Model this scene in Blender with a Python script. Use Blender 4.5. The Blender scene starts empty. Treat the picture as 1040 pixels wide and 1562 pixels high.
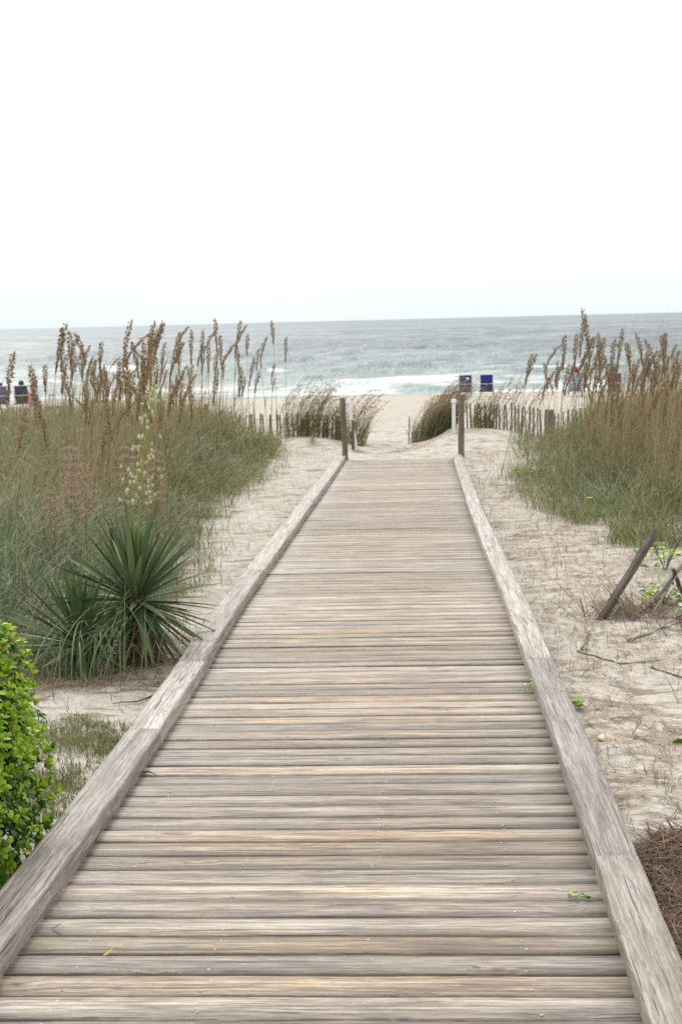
import bpy, bmesh, math, random
import numpy as np
from mathutils import Vector, Matrix, Euler

rng = np.random.default_rng(7)
random.seed(7)
scene = bpy.context.scene
col = scene.collection
SLOPE = math.atan(54 / 2169)

# ------------------------------------------------------------------ camera
cam_d = bpy.data.cameras.new('camera')
cam = bpy.data.objects.new('camera', cam_d)
col.objects.link(cam)
cam_d.sensor_fit = 'VERTICAL'
cam_d.sensor_height = 36.0
cam_d.lens = 36.0 * 2169 / 1562
cam_d.clip_start = 0.1
cam_d.clip_end = 40000
c_r, c_u, c_f = Vector((0.9983157, 0.05247918, -0.0247325)), Vector((0.01747136, 0.13456417, 0.99075084)), Vector((-0.0553219, 0.98951423, -0.13342064))
m = Matrix((c_r, c_u, -c_f)).transposed().to_4x4()
m.translation = Vector((0, 0, 1.8))
cam.matrix_world = m
cam_d.dof.use_dof = True
cam_d.dof.focus_distance = 5.2
cam_d.dof.aperture_fstop = 8.0
scene.camera = cam

# ------------------------------------------------------------------ sky and sun (bright overcast)
SUN_EL, SUN_AZ = math.radians(44), math.radians(-22)
world = bpy.data.worlds.new('World')
scene.world = world
world.use_nodes = True
nt = world.node_tree
nt.nodes.clear()
def wn(t, **k):
    n = nt.nodes.new(t)
    for a, b in k.items(): setattr(n, a, b)
    return n
sky = wn('ShaderNodeTexSky', sky_type='NISHITA')
sky.sun_disc = False
sky.sun_elevation = SUN_EL
sky.sun_rotation = SUN_AZ
sky_k = wn('ShaderNodeVectorMath', operation='SCALE'); sky_k.inputs['Scale'].default_value = 0.10
tc = wn('ShaderNodeTexCoord')
mp = wn('ShaderNodeMapping'); mp.inputs['Scale'].default_value = (1.6, 1.6, 5.0)
nz = wn('ShaderNodeTexNoise'); nz.inputs['Scale'].default_value = 1.7; nz.inputs['Detail'].default_value = 6
cr = wn('ShaderNodeValToRGB')
cr.color_ramp.elements[0].position = 0.36; cr.color_ramp.elements[0].color = (0.80, 0.80, 0.80, 1)
cr.color_ramp.elements[1].position = 0.52; cr.color_ramp.elements[1].color = (0.98, 0.98, 0.98, 1)
sep = wn('ShaderNodeSeparateXYZ')
hz = wn('ShaderNodeMapRange'); hz.inputs['From Min'].default_value = 0.0; hz.inputs['From Max'].default_value = 0.14
cloud = wn('ShaderNodeMix', data_type='RGBA')
cloud.inputs[6].default_value = (0.655, 0.725, 0.75, 1)
cloud.inputs[7].default_value = (1.06, 1.06, 1.06, 1)
mixs = wn('ShaderNodeMix', data_type='RGBA')
bg = wn('ShaderNodeBackground'); bg.inputs['Strength'].default_value = 1.0
wo = wn('ShaderNodeOutputWorld')
lk = nt.links.new
lk(sky.outputs[0], sky_k.inputs[0]); lk(tc.outputs['Generated'], mp.inputs[0]); lk(mp.outputs[0], nz.inputs[0])
lk(nz.outputs[0], cr.inputs[0]); lk(tc.outputs['Generated'], sep.inputs[0]); lk(sep.outputs['Z'], hz.inputs[0])
lk(hz.outputs[0], cloud.inputs[0]); lk(cr.outputs[0], mixs.inputs[0]); lk(sky_k.outputs[0], mixs.inputs[6]); lk(cloud.outputs[2], mixs.inputs[7])
lk(mixs.outputs[2], bg.inputs[0]); lk(bg.outputs[0], wo.inputs[0])

sun_d = bpy.data.lights.new('sun', 'SUN'); sun_d.energy = 1.5; sun_d.angle = math.radians(14); sun_d.color = (1, 0.965, 0.91)
sun = bpy.data.objects.new('sun', sun_d); col.objects.link(sun)
sd = Vector((math.sin(SUN_AZ) * math.cos(SUN_EL), math.cos(SUN_AZ) * math.cos(SUN_EL), math.sin(SUN_EL)))
sun.rotation_euler = sd.to_track_quat('Z', 'Y').to_euler()
scene.view_settings.view_transform = 'Standard'
scene.view_settings.look = 'None'
scene.view_settings.exposure = 0.44
scene.view_settings.gamma = 1.0
scene.view_settings.use_curve_mapping = False
scene.cycles.max_bounces = 6
scene.cycles.use_denoising = False
scene.cycles.sample_clamp_indirect = 4.0
scene.cycles.transparent_max_bounces = 8

# ------------------------------------------------------------------ helpers
def tag(o, label=None, cat=None, group=None, kind=None):
    if label: o['label'] = label
    if cat: o['category'] = cat
    if group: o['group'] = group
    if kind: o['kind'] = kind
    return o

def empty(name, loc=(0, 0, 0), rot=(0, 0, 0), parent=None):
    o = bpy.data.objects.new(name, None)
    col.objects.link(o)
    o.location = loc; o.rotation_euler = rot
    o.empty_display_size = 0.1
    if parent: o.parent = parent
    return o

def mesh(name, v, f, mat=None, smooth=False):
    me = bpy.data.meshes.new(name)
    me.from_pydata([tuple(p) for p in v], [], [tuple(q) for q in f])
    if smooth: me.polygons.foreach_set('use_smooth', [True] * len(me.polygons))
    if mat: me.materials.append(mat)
    me.update()
    return me

def npmesh(name, v, quads, mat=None, smooth=False):
    """v (n,3) float, quads (m,4) int"""
    me = bpy.data.meshes.new(name)
    v = np.ascontiguousarray(v, np.float32); q = np.ascontiguousarray(quads, np.int32)
    me.vertices.add(len(v)); me.vertices.foreach_set('co', v.ravel())
    me.loops.add(q.size); me.loops.foreach_set('vertex_index', q.ravel())
    me.polygons.add(len(q)); me.polygons.foreach_set('loop_start', np.arange(len(q), dtype=np.int32) * 4)
    if smooth: me.polygons.foreach_set('use_smooth', np.ones(len(q), bool))
    me.update(calc_edges=True)
    if mat: me.materials.append(mat)
    return me

def attr(me, name, vals):
    a = me.attributes.new(name, 'FLOAT', 'POINT')
    a.data.foreach_set('value', np.ascontiguousarray(vals, np.float32))

def ob(name, me, parent=None, loc=(0, 0, 0), rot=(0, 0, 0), scale=(1, 1, 1)):
    o = bpy.data.objects.new(name, me)
    col.objects.link(o)
    o.location = loc; o.rotation_euler = rot; o.scale = scale
    if parent: o.parent = parent
    return o

def bez(a, b, c, t): return a * (1 - t) ** 2 + b * 2 * t * (1 - t) + c * t * t
def tube(name, pts, rads, mat, parent=None, k=6):
    v, f = [], []
    for i, p in enumerate(pts):
        tg = (pts[min(i + 1, len(pts) - 1)] - pts[max(i - 1, 0)]).normalized()
        a = tg.orthogonal().normalized(); b = tg.cross(a)
        for q in range(k): v.append(tuple(p + (a * math.cos(q * 2 * math.pi / k) + b * math.sin(q * 2 * math.pi / k)) * rads[i]))
    for i in range(len(pts) - 1):
        for q in range(k): f.append((i * k + q, i * k + (q + 1) % k, i * k + k + (q + 1) % k, i * k + k + q))
    f.append(tuple(reversed(range(k)))); f.append(tuple((len(pts) - 1) * k + q for q in range(k)))
    return ob(name, mesh(name, v, f, mat, True), parent)

def _h(ix, iy, seed):
    n = (ix.astype(np.int64) * 374761393 + iy.astype(np.int64) * 668265263 + seed * 1442695041) & 0xffffffff
    n = ((n ^ (n >> 13)) * 1274126177) & 0xffffffff
    n = n ^ (n >> 16)
    return (n & 0xffff) / 65535.0
def vnoise(x, y, seed=0):
    x = np.asarray(x, float); y = np.asarray(y, float)
    ix = np.floor(x); iy = np.floor(y); fx = x - ix; fy = y - iy
    ix = ix.astype(np.int64); iy = iy.astype(np.int64)
    fx = fx * fx * (3 - 2 * fx); fy = fy * fy * (3 - 2 * fy)
    a = _h(ix, iy, seed); b = _h(ix + 1, iy, seed); c = _h(ix, iy + 1, seed); d = _h(ix + 1, iy + 1, seed)
    return (a * (1 - fx) + b * fx) * (1 - fy) + (c * (1 - fx) + d * fx) * fy
def fbm(x, y, seed=0, octv=4):
    s = 0; a = 0.5; t = 0
    for i in range(octv):
        s = s + a * vnoise(np.asarray(x) * 2 ** i, np.asarray(y) * 2 ** i, seed + i * 17); t += a; a *= 0.5
    return s / t
def sst(a, b, x):
    t = np.clip((np.asarray(x, float) - a) / (b - a), 0, 1)
    return t * t * (3 - 2 * t)

def G(x, y):
    """ground height"""
    x = np.asarray(x, float); y = np.asarray(y, float)
    z = np.interp(y, [-6, 45, 55, 67, 80, 110], [0.15, -1.125, -1.3, -1.75, -2.35, -3.4])
    z = z - 0.10 * (1 - sst(22.5, 25.2, y))
    yl = 24.62 - 0.75 * vnoise(x * 2.3 + 40, x * 0 + 7, 91) * vnoise(x * 6.1, x * 0 + 2, 92)
    under = sst(1.02, 0.90, np.abs(x + 0.347)) * sst(yl + 0.12, yl - 0.12, y)
    z = z - 0.14 * under
    win = sst(8.5, 14, y) * sst(38, 31, y)
    z = z + 0.38 * sst(-2.4, -5.0, x) * win * (0.75 + 0.5 * fbm(x * 0.25 + 9, y * 0.25, 3, 2))
    z = z + 0.45 * sst(2.4, 5.0, x) * win * (0.75 + 0.5 * fbm(x * 0.25 + 4, y * 0.25, 5, 2))
    z = z + 0.23 * np.exp(-((x + 2.3) / 0.85) ** 2 - ((y - 28.3) / 1.5) ** 2)
    z = z + 0.33 * np.exp(-(np.maximum(0.75 - x, 0) / 0.55) ** 2 - (np.maximum(x - 1.0, 0) / 1.3) ** 2 - ((y - 28.6) / 1.7) ** 2)
    n = 0.075 * (fbm(x * 1.1, y * 1.1, 11, 2) - 0.5) + 0.060 * (fbm(x * 3.3, y * 3.3, 12, 3) - 0.5)
    n = n + 0.10 * np.minimum(vnoise(x * 2.6, y * 2.6, 21) - 0.40, 0)
    z = z + n * (1 - under) * sst(60, 50, y)
    return z
def g1(x, y): return float(G(np.array([x]), np.array([y]))[0])
def deck_z(y): return -math.tan(SLOPE) * y

# ------------------------------------------------------------------ materials
class NT:
    def __init__(s, name):
        s.m = bpy.data.materials.new(name); s.m.use_nodes = True
        s.t = s.m.node_tree; s.t.nodes.clear()
        s.out = s.n('ShaderNodeOutputMaterial')
        s.b = s.n('ShaderNodeBsdfPrincipled')
        s.l(s.b.outputs[0], s.out.inputs[0])
    def n(s, t, **k):
        x = s.t.nodes.new(t)
        for a, b in k.items(): setattr(x, a, b)
        return x
    def l(s, a, b): s.t.links.new(a, b)
    def noise(s, vec, scale, detail=4, rough=0.55, mapscale=None, dist=0):
        if mapscale is not None:
            q = s.n('ShaderNodeMapping'); q.inputs['Scale'].default_value = mapscale; s.l(vec, q.inputs[0]); vec = q.outputs[0]
        x = s.n('ShaderNodeTexNoise'); s.l(vec, x.inputs[0])
        x.inputs['Scale'].default_value = scale; x.inputs['Detail'].default_value = detail
        x.inputs['Roughness'].default_value = rough; x.inputs['Distortion'].default_value = dist
        return x.outputs[0]
    def ramp(s, fac, stops, interp='LINEAR'):
        r = s.n('ShaderNodeValToRGB'); r.color_ramp.interpolation = interp
        e = r.color_ramp.elements
        while len(e) > 1: e.remove(e[-1])
        e[0].position = stops[0][0]; e[0].color = tuple(stops[0][1]) + (1,)
        for p, c in stops[1:]:
            q = e.new(p); q.color = tuple(c) + (1,)
        s.l(fac, r.inputs[0]); return r.outputs[0]
    def rng(s, v, a, b, c=0, d=1, clamp=True):
        r = s.n('ShaderNodeMapRange'); r.clamp = clamp
        s.l(v, r.inputs[0])
        for i, q in zip((1, 2, 3, 4), (a, b, c, d)): r.inputs[i].default_value = q
        return r.outputs[0]
    def mix(s, fac, a, b, mode='MIX'):
        r = s.n('ShaderNodeMix', data_type='RGBA', blend_type=mode)
        for v, i in ((fac, 0), (a, 6), (b, 7)):
            if isinstance(v, (int, float)): r.inputs[i].default_value = v
            elif isinstance(v, tuple): r.inputs[i].default_value = v + (1,)
            else: s.l(v, r.inputs[i])
        return r.outputs[2]
    def math(s, op, a, b=0.0, c=0.0):
        r = s.n('ShaderNodeMath', operation=op)
        for v, i in ((a, 0), (b, 1), (c, 2)):
            if isinstance(v, (int, float)): r.inputs[i].default_value = v
            else: s.l(v, r.inputs[i])
        return r.outputs[0]
    def bump(s, h, strength, dist=0.01):
        r = s.n('ShaderNodeBump'); r.inputs['Strength'].default_value = strength; r.inputs['Distance'].default_value = dist
        s.l(h, r.inputs['Height']); s.l(r.outputs[0], s.b.inputs['Normal']); return r
    def set(s, **k):
        for a, b in k.items():
            i = s.b.inputs[a.replace('_', ' ')]
            if isinstance(b, (int, float)): i.default_value = b
            elif isinstance(b, tuple): i.default_value = b + (1,)
            else: s.l(b, i)
        return s

def plain(name, c, rough=0.6, var=0.15, scale=30, spec=0.4, metal=0.0):
    k = NT(name)
    tcd = k.n('ShaderNodeTexCoord').outputs['Object']
    v = k.noise(tcd, scale, 4)
    k.set(Base_Color=k.mix(k.rng(v, 0.3, 0.7), tuple(x * (1 - var) for x in c), tuple(min(1, x * (1 + var)) for x in c)),
          Roughness=rough, Specular_IOR_Level=spec, Metallic=metal)
    return k.m

def wood(name, axis='X', dark=(.088, .068, .050), mid=(.325, .252, .176), light=(.54, .455, .352), warm=None, half=0.069, knots=True, rough=0.52):
    """weathered timber: grain runs along the object's own axis"""
    k = NT(name)
    tco = k.n('ShaderNodeTexCoord').outputs['Object']
    oi = k.n('ShaderNodeObjectInfo')
    rnd = oi.outputs['Random']
    off = k.n('ShaderNodeCombineXYZ')
    k.l(k.math('MULTIPLY', rnd, 173.0), off.inputs[0]); k.l(k.math('MULTIPLY', rnd, 59.0), off.inputs[1]); k.l(k.math('MULTIPLY', rnd, 31.0), off.inputs[2])
    add = k.n('ShaderNodeVectorMath', operation='ADD'); k.l(tco, add.inputs[0]); k.l(off.outputs[0], add.inputs[1])
    v = add.outputs[0]
    A = {'X': 0, 'Y': 1, 'Z': 2}[axis]
    def ms(along, across):
        q = [across] * 3; q[A] = along; return tuple(q)
    # knots bend the grain
    vor = k.n('ShaderNodeTexVoronoi'); q = k.n('ShaderNodeMapping'); q.inputs['Scale'].default_value = ms(3.2, 7.0); k.l(v, q.inputs[0])
    k.l(q.outputs[0], vor.inputs['Vector']); vor.inputs['Scale'].default_value = 1.0
    kn_d = vor.outputs['Distance']
    sc = k.n('ShaderNodeSeparateColor'); k.l(vor.outputs['Color'], sc.inputs[0])
    kn_on = k.math('GREATER_THAN', sc.outputs[0], 0.62)
    swirl = k.math('MULTIPLY', k.rng(kn_d, 0.0, 0.33, 1, 0), kn_on)
    voff = k.n('ShaderNodeCombineXYZ')
    for i in range(3):
        if i != A: k.l(k.math('MULTIPLY', swirl, 0.022), voff.inputs[i])
    add2 = k.n('ShaderNodeVectorMath', operation='ADD'); k.l(v, add2.inputs[0]); k.l(voff.outputs[0], add2.inputs[1])
    vg = add2.outputs[0]
    broad = k.noise(vg, 1.0, 5, 0.60, ms(1.3, 30.0), 0.35)
    fine = k.noise(vg, 1.0, 4, 0.68, ms(5.0, 120.0))
    fibre = k.noise(vg, 1.0, 3, 0.65, ms(22.0, 330.0))
    wv = k.n('ShaderNodeTexWave', wave_type='BANDS', bands_direction=('Y' if axis != 'Y' else 'X'), wave_profile='SIN')
    wq = k.n('ShaderNodeMapping'); wq.inputs['Scale'].default_value = ms(0.16, 1.0); k.l(vg, wq.inputs[0]); k.l(wq.outputs[0], wv.inputs['Vector'])
    for a_, b_ in (('Scale', 15.0), ('Distortion', 6.0), ('Detail', 4.0), ('Detail Scale', 3.0), ('Detail Roughness', 0.62)): wv.inputs[a_].default_value = b_
    line = k.rng(wv.outputs['Fac'], 0.72, 0.98, 0, 1)
    crack = k.noise(vg, 1.0, 3, 0.55, ms(2.4, 58.0), 0.4)
    blotch = k.noise(v, 1.0, 4, 0.6, ms(2.2, 6.0))
    g = k.math('ADD', k.math('MULTIPLY', broad, 0.50), k.math('MULTIPLY', fine, 0.50))
    c = k.ramp(g, [(0.37, dark), (0.48, mid), (0.585, light)])
    c = k.mix(k.math('MULTIPLY', line, k.rng(blotch, 0.35, 0.65, 0.15, 0.75)), c, tuple(x * 1.25 for x in dark))
    if warm:
        sx = k.n('ShaderNodeSeparateXYZ'); k.l(tco, sx.inputs[0])
        cen = k.rng(k.math('ABSOLUTE', sx.outputs[A]), 0.35, 0.98, 1, 0)
        wf = k.math('MULTIPLY', k.rng(blotch, 0.35, 0.65), cen)
        wf = k.math('MULTIPLY', wf, k.rng(rnd, 0.0, 1.0, 0.35, 1.0))
        c = k.mix(k.math('MULTIPLY', wf, 0.66), c, k.mix(1.0, c, warm, 'MULTIPLY'))
        pale = k.math('MULTIPLY', k.rng(k.math('ABSOLUTE', sx.outputs[A]), 0.6, 0.95, 0, 1), 0.16)
        c = k.mix(pale, c, (.50, .48, .465))
        # joint grime, plus shade of the rounded near edge painted into each board
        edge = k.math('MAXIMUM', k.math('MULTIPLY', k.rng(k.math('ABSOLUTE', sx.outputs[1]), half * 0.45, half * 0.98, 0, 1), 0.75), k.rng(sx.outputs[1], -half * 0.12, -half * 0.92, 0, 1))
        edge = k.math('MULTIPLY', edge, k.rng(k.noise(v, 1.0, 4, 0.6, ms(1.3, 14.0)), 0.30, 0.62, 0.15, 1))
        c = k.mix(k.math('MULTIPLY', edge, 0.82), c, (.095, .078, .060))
    mil = k.math('MULTIPLY', k.rng(k.noise(v, 1.0, 5, 0.65, ms(3.2, 13.0)), 0.50, 0.66), 0.55)
    c = k.mix(mil, c, tuple(x * 1.35 for x in dark))
    hs = k.n('ShaderNodeHueSaturation'); k.l(c, hs.inputs['Color'])
    rnd2 = k.math('FRACT', k.math('MULTIPLY', rnd, 7.31))
    k.l(k.rng(rnd2, 0, 1, 0.66, 1.24), hs.inputs['Value']); k.l(k.rng(k.math('FRACT', k.math('MULTIPLY', rnd, 13.7)), 0, 1, 0.72, 1.12), hs.inputs['Saturation'])
    c = hs.outputs[0]
    ck = k.rng(crack, 0.325, 0.36, 1, 0)
    ck2 = k.rng(k.noise(vg, 1.0, 2, 0.5, ms(1.0, 105.0)), 0.30, 0.325, 1, 0)
    ck = k.math('MAXIMUM', ck, ck2)
    c = k.mix(k.math('MULTIPLY', ck, 0.8), c, (.055, .043, .034))
    fl = k.rng(fibre, 0.3, 0.7, 0.78, 1.20)
    hs2 = k.n('ShaderNodeHueSaturation'); k.l(c, hs2.inputs['Color']); k.l(fl, hs2.inputs['Value']); c = hs2.outputs[0]
    h = k.math('ADD', k.math('MULTIPLY', g, 1.0), k.math('MULTIPLY', fibre, 0.25))
    h = k.math('SUBTRACT', h, k.math('ADD', k.math('MULTIPLY', ck, 0.6), k.math('MULTIPLY', line, 0.25)))
    if knots:
        core = k.math('MULTIPLY', k.rng(kn_d, 0.05, 0.10, 1, 0), kn_on)
        ring = k.math('MULTIPLY', k.rng(kn_d, 0.10, 0.22, 1, 0), kn_on)
        c = k.mix(k.math('MULTIPLY', ring, 0.42), c, (.20, .135, .085))
        c = k.mix(k.math('MULTIPLY', core, 0.85), c, (.075, .055, .042))
    k.set(Base_Color=c, Roughness=k.rng(g, 0.3, 0.7, rough + 0.06, rough - 0.10), Specular_IOR_Level=0.48)
    k.bump(h, 0.85, 0.004)
    return k.m

def leafmat(name, stops, trans=0.3, rough=0.5, tip=None, spec=0.35):
    """every blade or leaf takes its own tone; tips may be dry"""
    k = NT(name)
    geo = k.n('ShaderNodeNewGeometry')
    oi = k.n('ShaderNodeObjectInfo')
    r = k.math('FRACT', k.math('ADD', geo.outputs['Random Per Island'], oi.outputs['Random']))
    c = k.ramp(r, stops)
    if tip:
        at_ = k.n('ShaderNodeAttribute', attribute_name='tip')
        c = k.mix(k.rng(at_.outputs['Fac'], 0.55, 1.0, 0, 0.75), c, tip)
    k.set(Base_Color=c, Roughness=rough, Specular_IOR_Level=spec)
    tr = k.n('ShaderNodeBsdfTranslucent'); k.l(c, tr.inputs[0])
    mx = k.n('ShaderNodeMixShader'); mx.inputs[0].default_value = trans
    k.l(k.b.outputs[0], mx.inputs[1]); k.l(tr.outputs[0], mx.inputs[2]); k.l(mx.outputs[0], k.out.inputs[0])
    return k.m

M = {}
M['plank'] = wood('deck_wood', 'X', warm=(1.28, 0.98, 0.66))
M['curb'] = wood('curb_wood', 'Y', dark=(.165, .138, .112), mid=(.345, .294, .243), light=(.52, .468, .405), knots=True, rough=0.48)
M['post'] = wood('post_wood', 'Z', dark=(.075, .058, .040), mid=(.165, .13, .095), light=(.27, .225, .17), knots=False)
M['slat'] = wood('slat_wood', 'Z', dark=(.11, .093, .072), mid=(.245, .213, .173), light=(.38, .345, .29), knots=False)
M['driftwood'] = wood('driftwood', 'Z', dark=(.022, .016, .011), mid=(.068, .048, .033), light=(.145, .112, .082), knots=False)
M['charred'] = wood('charred_wood', 'Z', dark=(.008, .007, .006), mid=(.022, .019, .016), light=(.06, .05, .04), knots=False)

def sand_mat():
    k = NT('sand')
    p = k.n('ShaderNodeNewGeometry').outputs['Position']
    n1 = k.noise(p, 1.4, 5, 0.6); n2 = k.noise(p, 9.0, 5, 0.65); n3 = k.noise(p, 260.0, 3, 0.7)
    c = k.ramp(n2, [(0.30, (.36, .32, .265)), (0.44, (.525, .48, .415)), (0.64, (.635, .595, .53))])
    n4 = k.noise(p, 1.0, 6, 0.68, (2.2, 6.5, 6.5))
    c = k.mix(k.math('MULTIPLY', k.rng(n4, 0.51, 0.575, 0, 0.8), k.rng(n1, 0.38, 0.58, 0.10, 1)), c, (.235, .165, .10))
    c = k.mix(k.rng(n3, 0.55, 0.8, 0, 0.45), c, (.30, .255, .20))
    c = k.mix(k.rng(n3, 0.45, 0.2, 0, 0.35), c, (.72, .68, .62))
    sx = k.n('ShaderNodeSeparateXYZ'); k.l(p, sx.inputs[0])
    far = k.rng(sx.outputs[1], 30, 45, 0, 1)
    c = k.mix(k.math('MULTIPLY', far, 0.65), c, (.50, .45, .385))
    wet = k.rng(k.math('ADD', sx.outputs[1], k.math('MULTIPLY', n1, 3.0)), 65.5, 68.5, 0, 1)
    c = k.mix(wet, c, (.30, .255, .205))
    k.set(Base_Color=c, Roughness=k.rng(wet, 0, 1, 0.95, 0.35), Specular_IOR_Level=0.2)
    n5 = k.noise(p, 34.0, 4, 0.7); n6 = k.noise(p, 2.6, 3, 0.6)
    h = k.math('ADD', k.math('MULTIPLY', n2, 0.7), k.math('MULTIPLY', n5, 0.35))
    h = k.math('ADD', h, k.math('MULTIPLY', n6, 1.6))
    k.bump(h, 1.0, 0.06)
    return k.m
M['sand'] = sand_mat()

def sea_mat():
    k = NT('sea_water')
    p = k.n('ShaderNodeNewGeometry').outputs['Position']
    a = k.n('ShaderNodeAttribute', attribute_name='foam').outputs['Fac']
    gr = k.n('ShaderNodeAttribute', attribute_name='green').outputs['Fac']
    big = k.noise(p, 1.0, 5, 0.6, (0.016, 0.012, 0.02))
    midn = k.noise(p, 1.0, 6, 0.66, (0.20, 0.15, 0.2))
    small = k.noise(p, 1.0, 5, 0.6, (0.7, 1.9, 1.9))
    c = k.ramp(k.math('ADD', k.math('MULTIPLY', big, 0.5), k.math('MULTIPLY', midn, 0.5)), [(0.38, (.080, .108, .125)), (0.5, (.155, .190, .203)), (0.60, (.255, .292, .296))])  # wind patches, plus streaks painting the shade of wave faces into the colour
    c = k.mix(gr, c, (.255, .33, .298))
    sp = k.rng(k.noise(p, 1.0, 6, 0.65, (0.35, 1.6, 1.6)), 0.50, 0.60, 0, 1)
    fo = k.math('MULTIPLY', a, k.math('ADD', 0.45, k.math('MULTIPLY', sp, 0.65)))
    fo = k.rng(k.math('ADD', fo, k.math('MULTIPLY', a, 0.35)), 0.25, 0.75, 0, 1)
    c = k.mix(fo, c, (.86, .875, .87))
    k.set(Base_Color=c, Roughness=k.rng(fo, 0, 1, 0.45, 0.8), IOR=1.333, Specular_IOR_Level=0.5)
    h = k.math('ADD', k.math('MULTIPLY', midn, 1.0), k.math('MULTIPLY', small, 0.22))
    k.bump(h, 0.9, 0.9)
    return k.m
M['sea'] = sea_mat()

GREEN = [(0, (.065, .100, .030)), (0.3, (.135, .180, .055)), (0.6, (.205, .255, .092)), (0.8, (.32, .325, .145)), (0.92, (.46, .39, .23)), (1, (.20, .13, .07))]
BLUEG = [(0, (.065, .108, .052)), (0.35, (.130, .195, .092)), (0.7, (.225, .285, .150)), (0.9, (.36, .385, .24)), (1, (.40, .34, .21))]
OLIVE = [(0, (.095, .115, .045)), (0.3, (.15, .155, .065)), (0.55, (.22, .20, .095)), (0.8, (.32, .26, .14)), (1, (.20, .15, .085))]
TAN = [(0, (.20, .145, .075)), (0.35, (.33, .25, .135)), (0.7, (.43, .34, .20)), (1, (.27, .185, .10))]
M['green'] = leafmat('green_grass', GREEN, 0.3, 0.5, (.24, .20, .10))
M['blue'] = leafmat('sea_green_grass', BLUEG, 0.3, 0.5, (.20, .20, .11))
M['olive'] = leafmat('olive_grass', OLIVE, 0.25, 0.55, (.30, .23, .13))
M['tan'] = leafmat('dry_grass', TAN, 0.2, 0.6)
M['straw'] = leafmat('dead_straw', [(0, (.15, .095, .055)), (0.4, (.26, .18, .105)), (0.8, (.36, .275, .175)), (1, (.11, .075, .05))], 0.1, 0.8)
M['needles'] = leafmat('pine_needles', [(0, (.045, .026, .017)), (0.4, (.095, .055, .035)), (0.8, (.19, .115, .07)), (1, (.30, .20, .125))], 0.1, 0.7)
M['seed'] = leafmat('seed_head', [(0, (.16, .105, .052)), (0.4, (.27, .185, .098)), (0.8, (.42, .31, .175)), (1, (.20, .125, .065))], 0.15, 0.7)
M['fluff'] = leafmat('dry_fluff', [(0, (.23, .155, .10)), (0.5, (.34, .245, .17)), (1, (.42, .32, .23))], 0.2, 0.8)
M['oatstem'] = leafmat('oat_stem', [(0, (.24, .20, .10)), (0.5, (.34, .28, .14)), (1, (.40, .31, .17))], 0.1, 0.6)
M['yucca'] = leafmat('yucca_leaf', [(0, (.048, .085, .032)), (0.5, (.082, .135, .052)), (0.85, (.13, .185, .075)), (1, (.19, .215, .10))], 0.12, 0.45, spec=0.3)
M['yuccadead'] = leafmat('dead_yucca_leaf', [(0, (.13, .08, .045)), (0.5, (.23, .15, .085)), (1, (.32, .23, .14))], 0.1, 0.7)
M['stalk'] = plain('flower_stalk', (.20, .24, .06), 0.5)
M['blossom'] = leafmat('yucca_blossom', [(0, (.50, .52, .25)), (0.5, (.62, .63, .36)), (1, (.42, .46, .17))], 0.3, 0.5)
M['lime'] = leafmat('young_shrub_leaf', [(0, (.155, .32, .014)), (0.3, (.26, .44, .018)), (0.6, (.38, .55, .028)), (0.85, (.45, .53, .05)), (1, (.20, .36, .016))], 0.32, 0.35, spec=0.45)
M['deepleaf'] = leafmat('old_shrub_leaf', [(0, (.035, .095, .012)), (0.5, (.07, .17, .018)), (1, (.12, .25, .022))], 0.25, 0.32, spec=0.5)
M['twig'] = plain('twig_bark', (.10, .075, .055), 0.85, 0.4)
M['stick'] = plain('grey_stick', (.24, .205, .165), 0.85, 0.3)
M['pvc'] = plain('white_plastic', (.72, .71, .68), 0.45, 0.06)
M['nail'] = plain('galvanised_nail', (.42, .41, .40), 0.5, 0.35, 80, 0.5, 0.2)
M['shell'] = plain('shell', (.58, .43, .32), 0.45, 0.22, 40)
M['white'] = plain('white_fabric', (.80, .80, .79), 0.8, 0.05)
M['wire'] = plain('rusty_wire', (.12, .085, .06), 0.7)

# ------------------------------------------------------------------ sand: one sheet from behind the camera to under the sea
def axis(pts):
    out = []
    for (a, b, st) in pts: out += list(np.arange(a, b - 1e-6, st))
    out.append(pts[-1][1]); return np.array(out)
xs = axis([(-260, -60, 20), (-60, -20, 4), (-20, -10, 0.8), (-10, -4, 0.22), (-4, 4, 0.062), (4, 10, 0.22), (10, 20, 0.8), (20, 60, 4), (60, 260, 20)])
ys = axis([(-6, 2, 0.5), (2, 12, 0.058), (12, 20, 0.09), (20, 34, 0.12), (34, 50, 0.4), (50, 76, 0.6), (76, 110, 3)])
X, Y = np.meshgrid(xs, ys)
V = np.stack([X, Y, G(X, Y)], -1).reshape(-1, 3)
nx, ny = len(xs), len(ys)
idx = np.arange(nx * ny).reshape(ny, nx)
Q = np.stack([idx[:-1, :-1], idx[:-1, 1:], idx[1:, 1:], idx[1:, :-1]], -1).reshape(-1, 4)
sand = tag(ob('sand', npmesh('sand', V, Q, M['sand'], True)), kind='structure')

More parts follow.
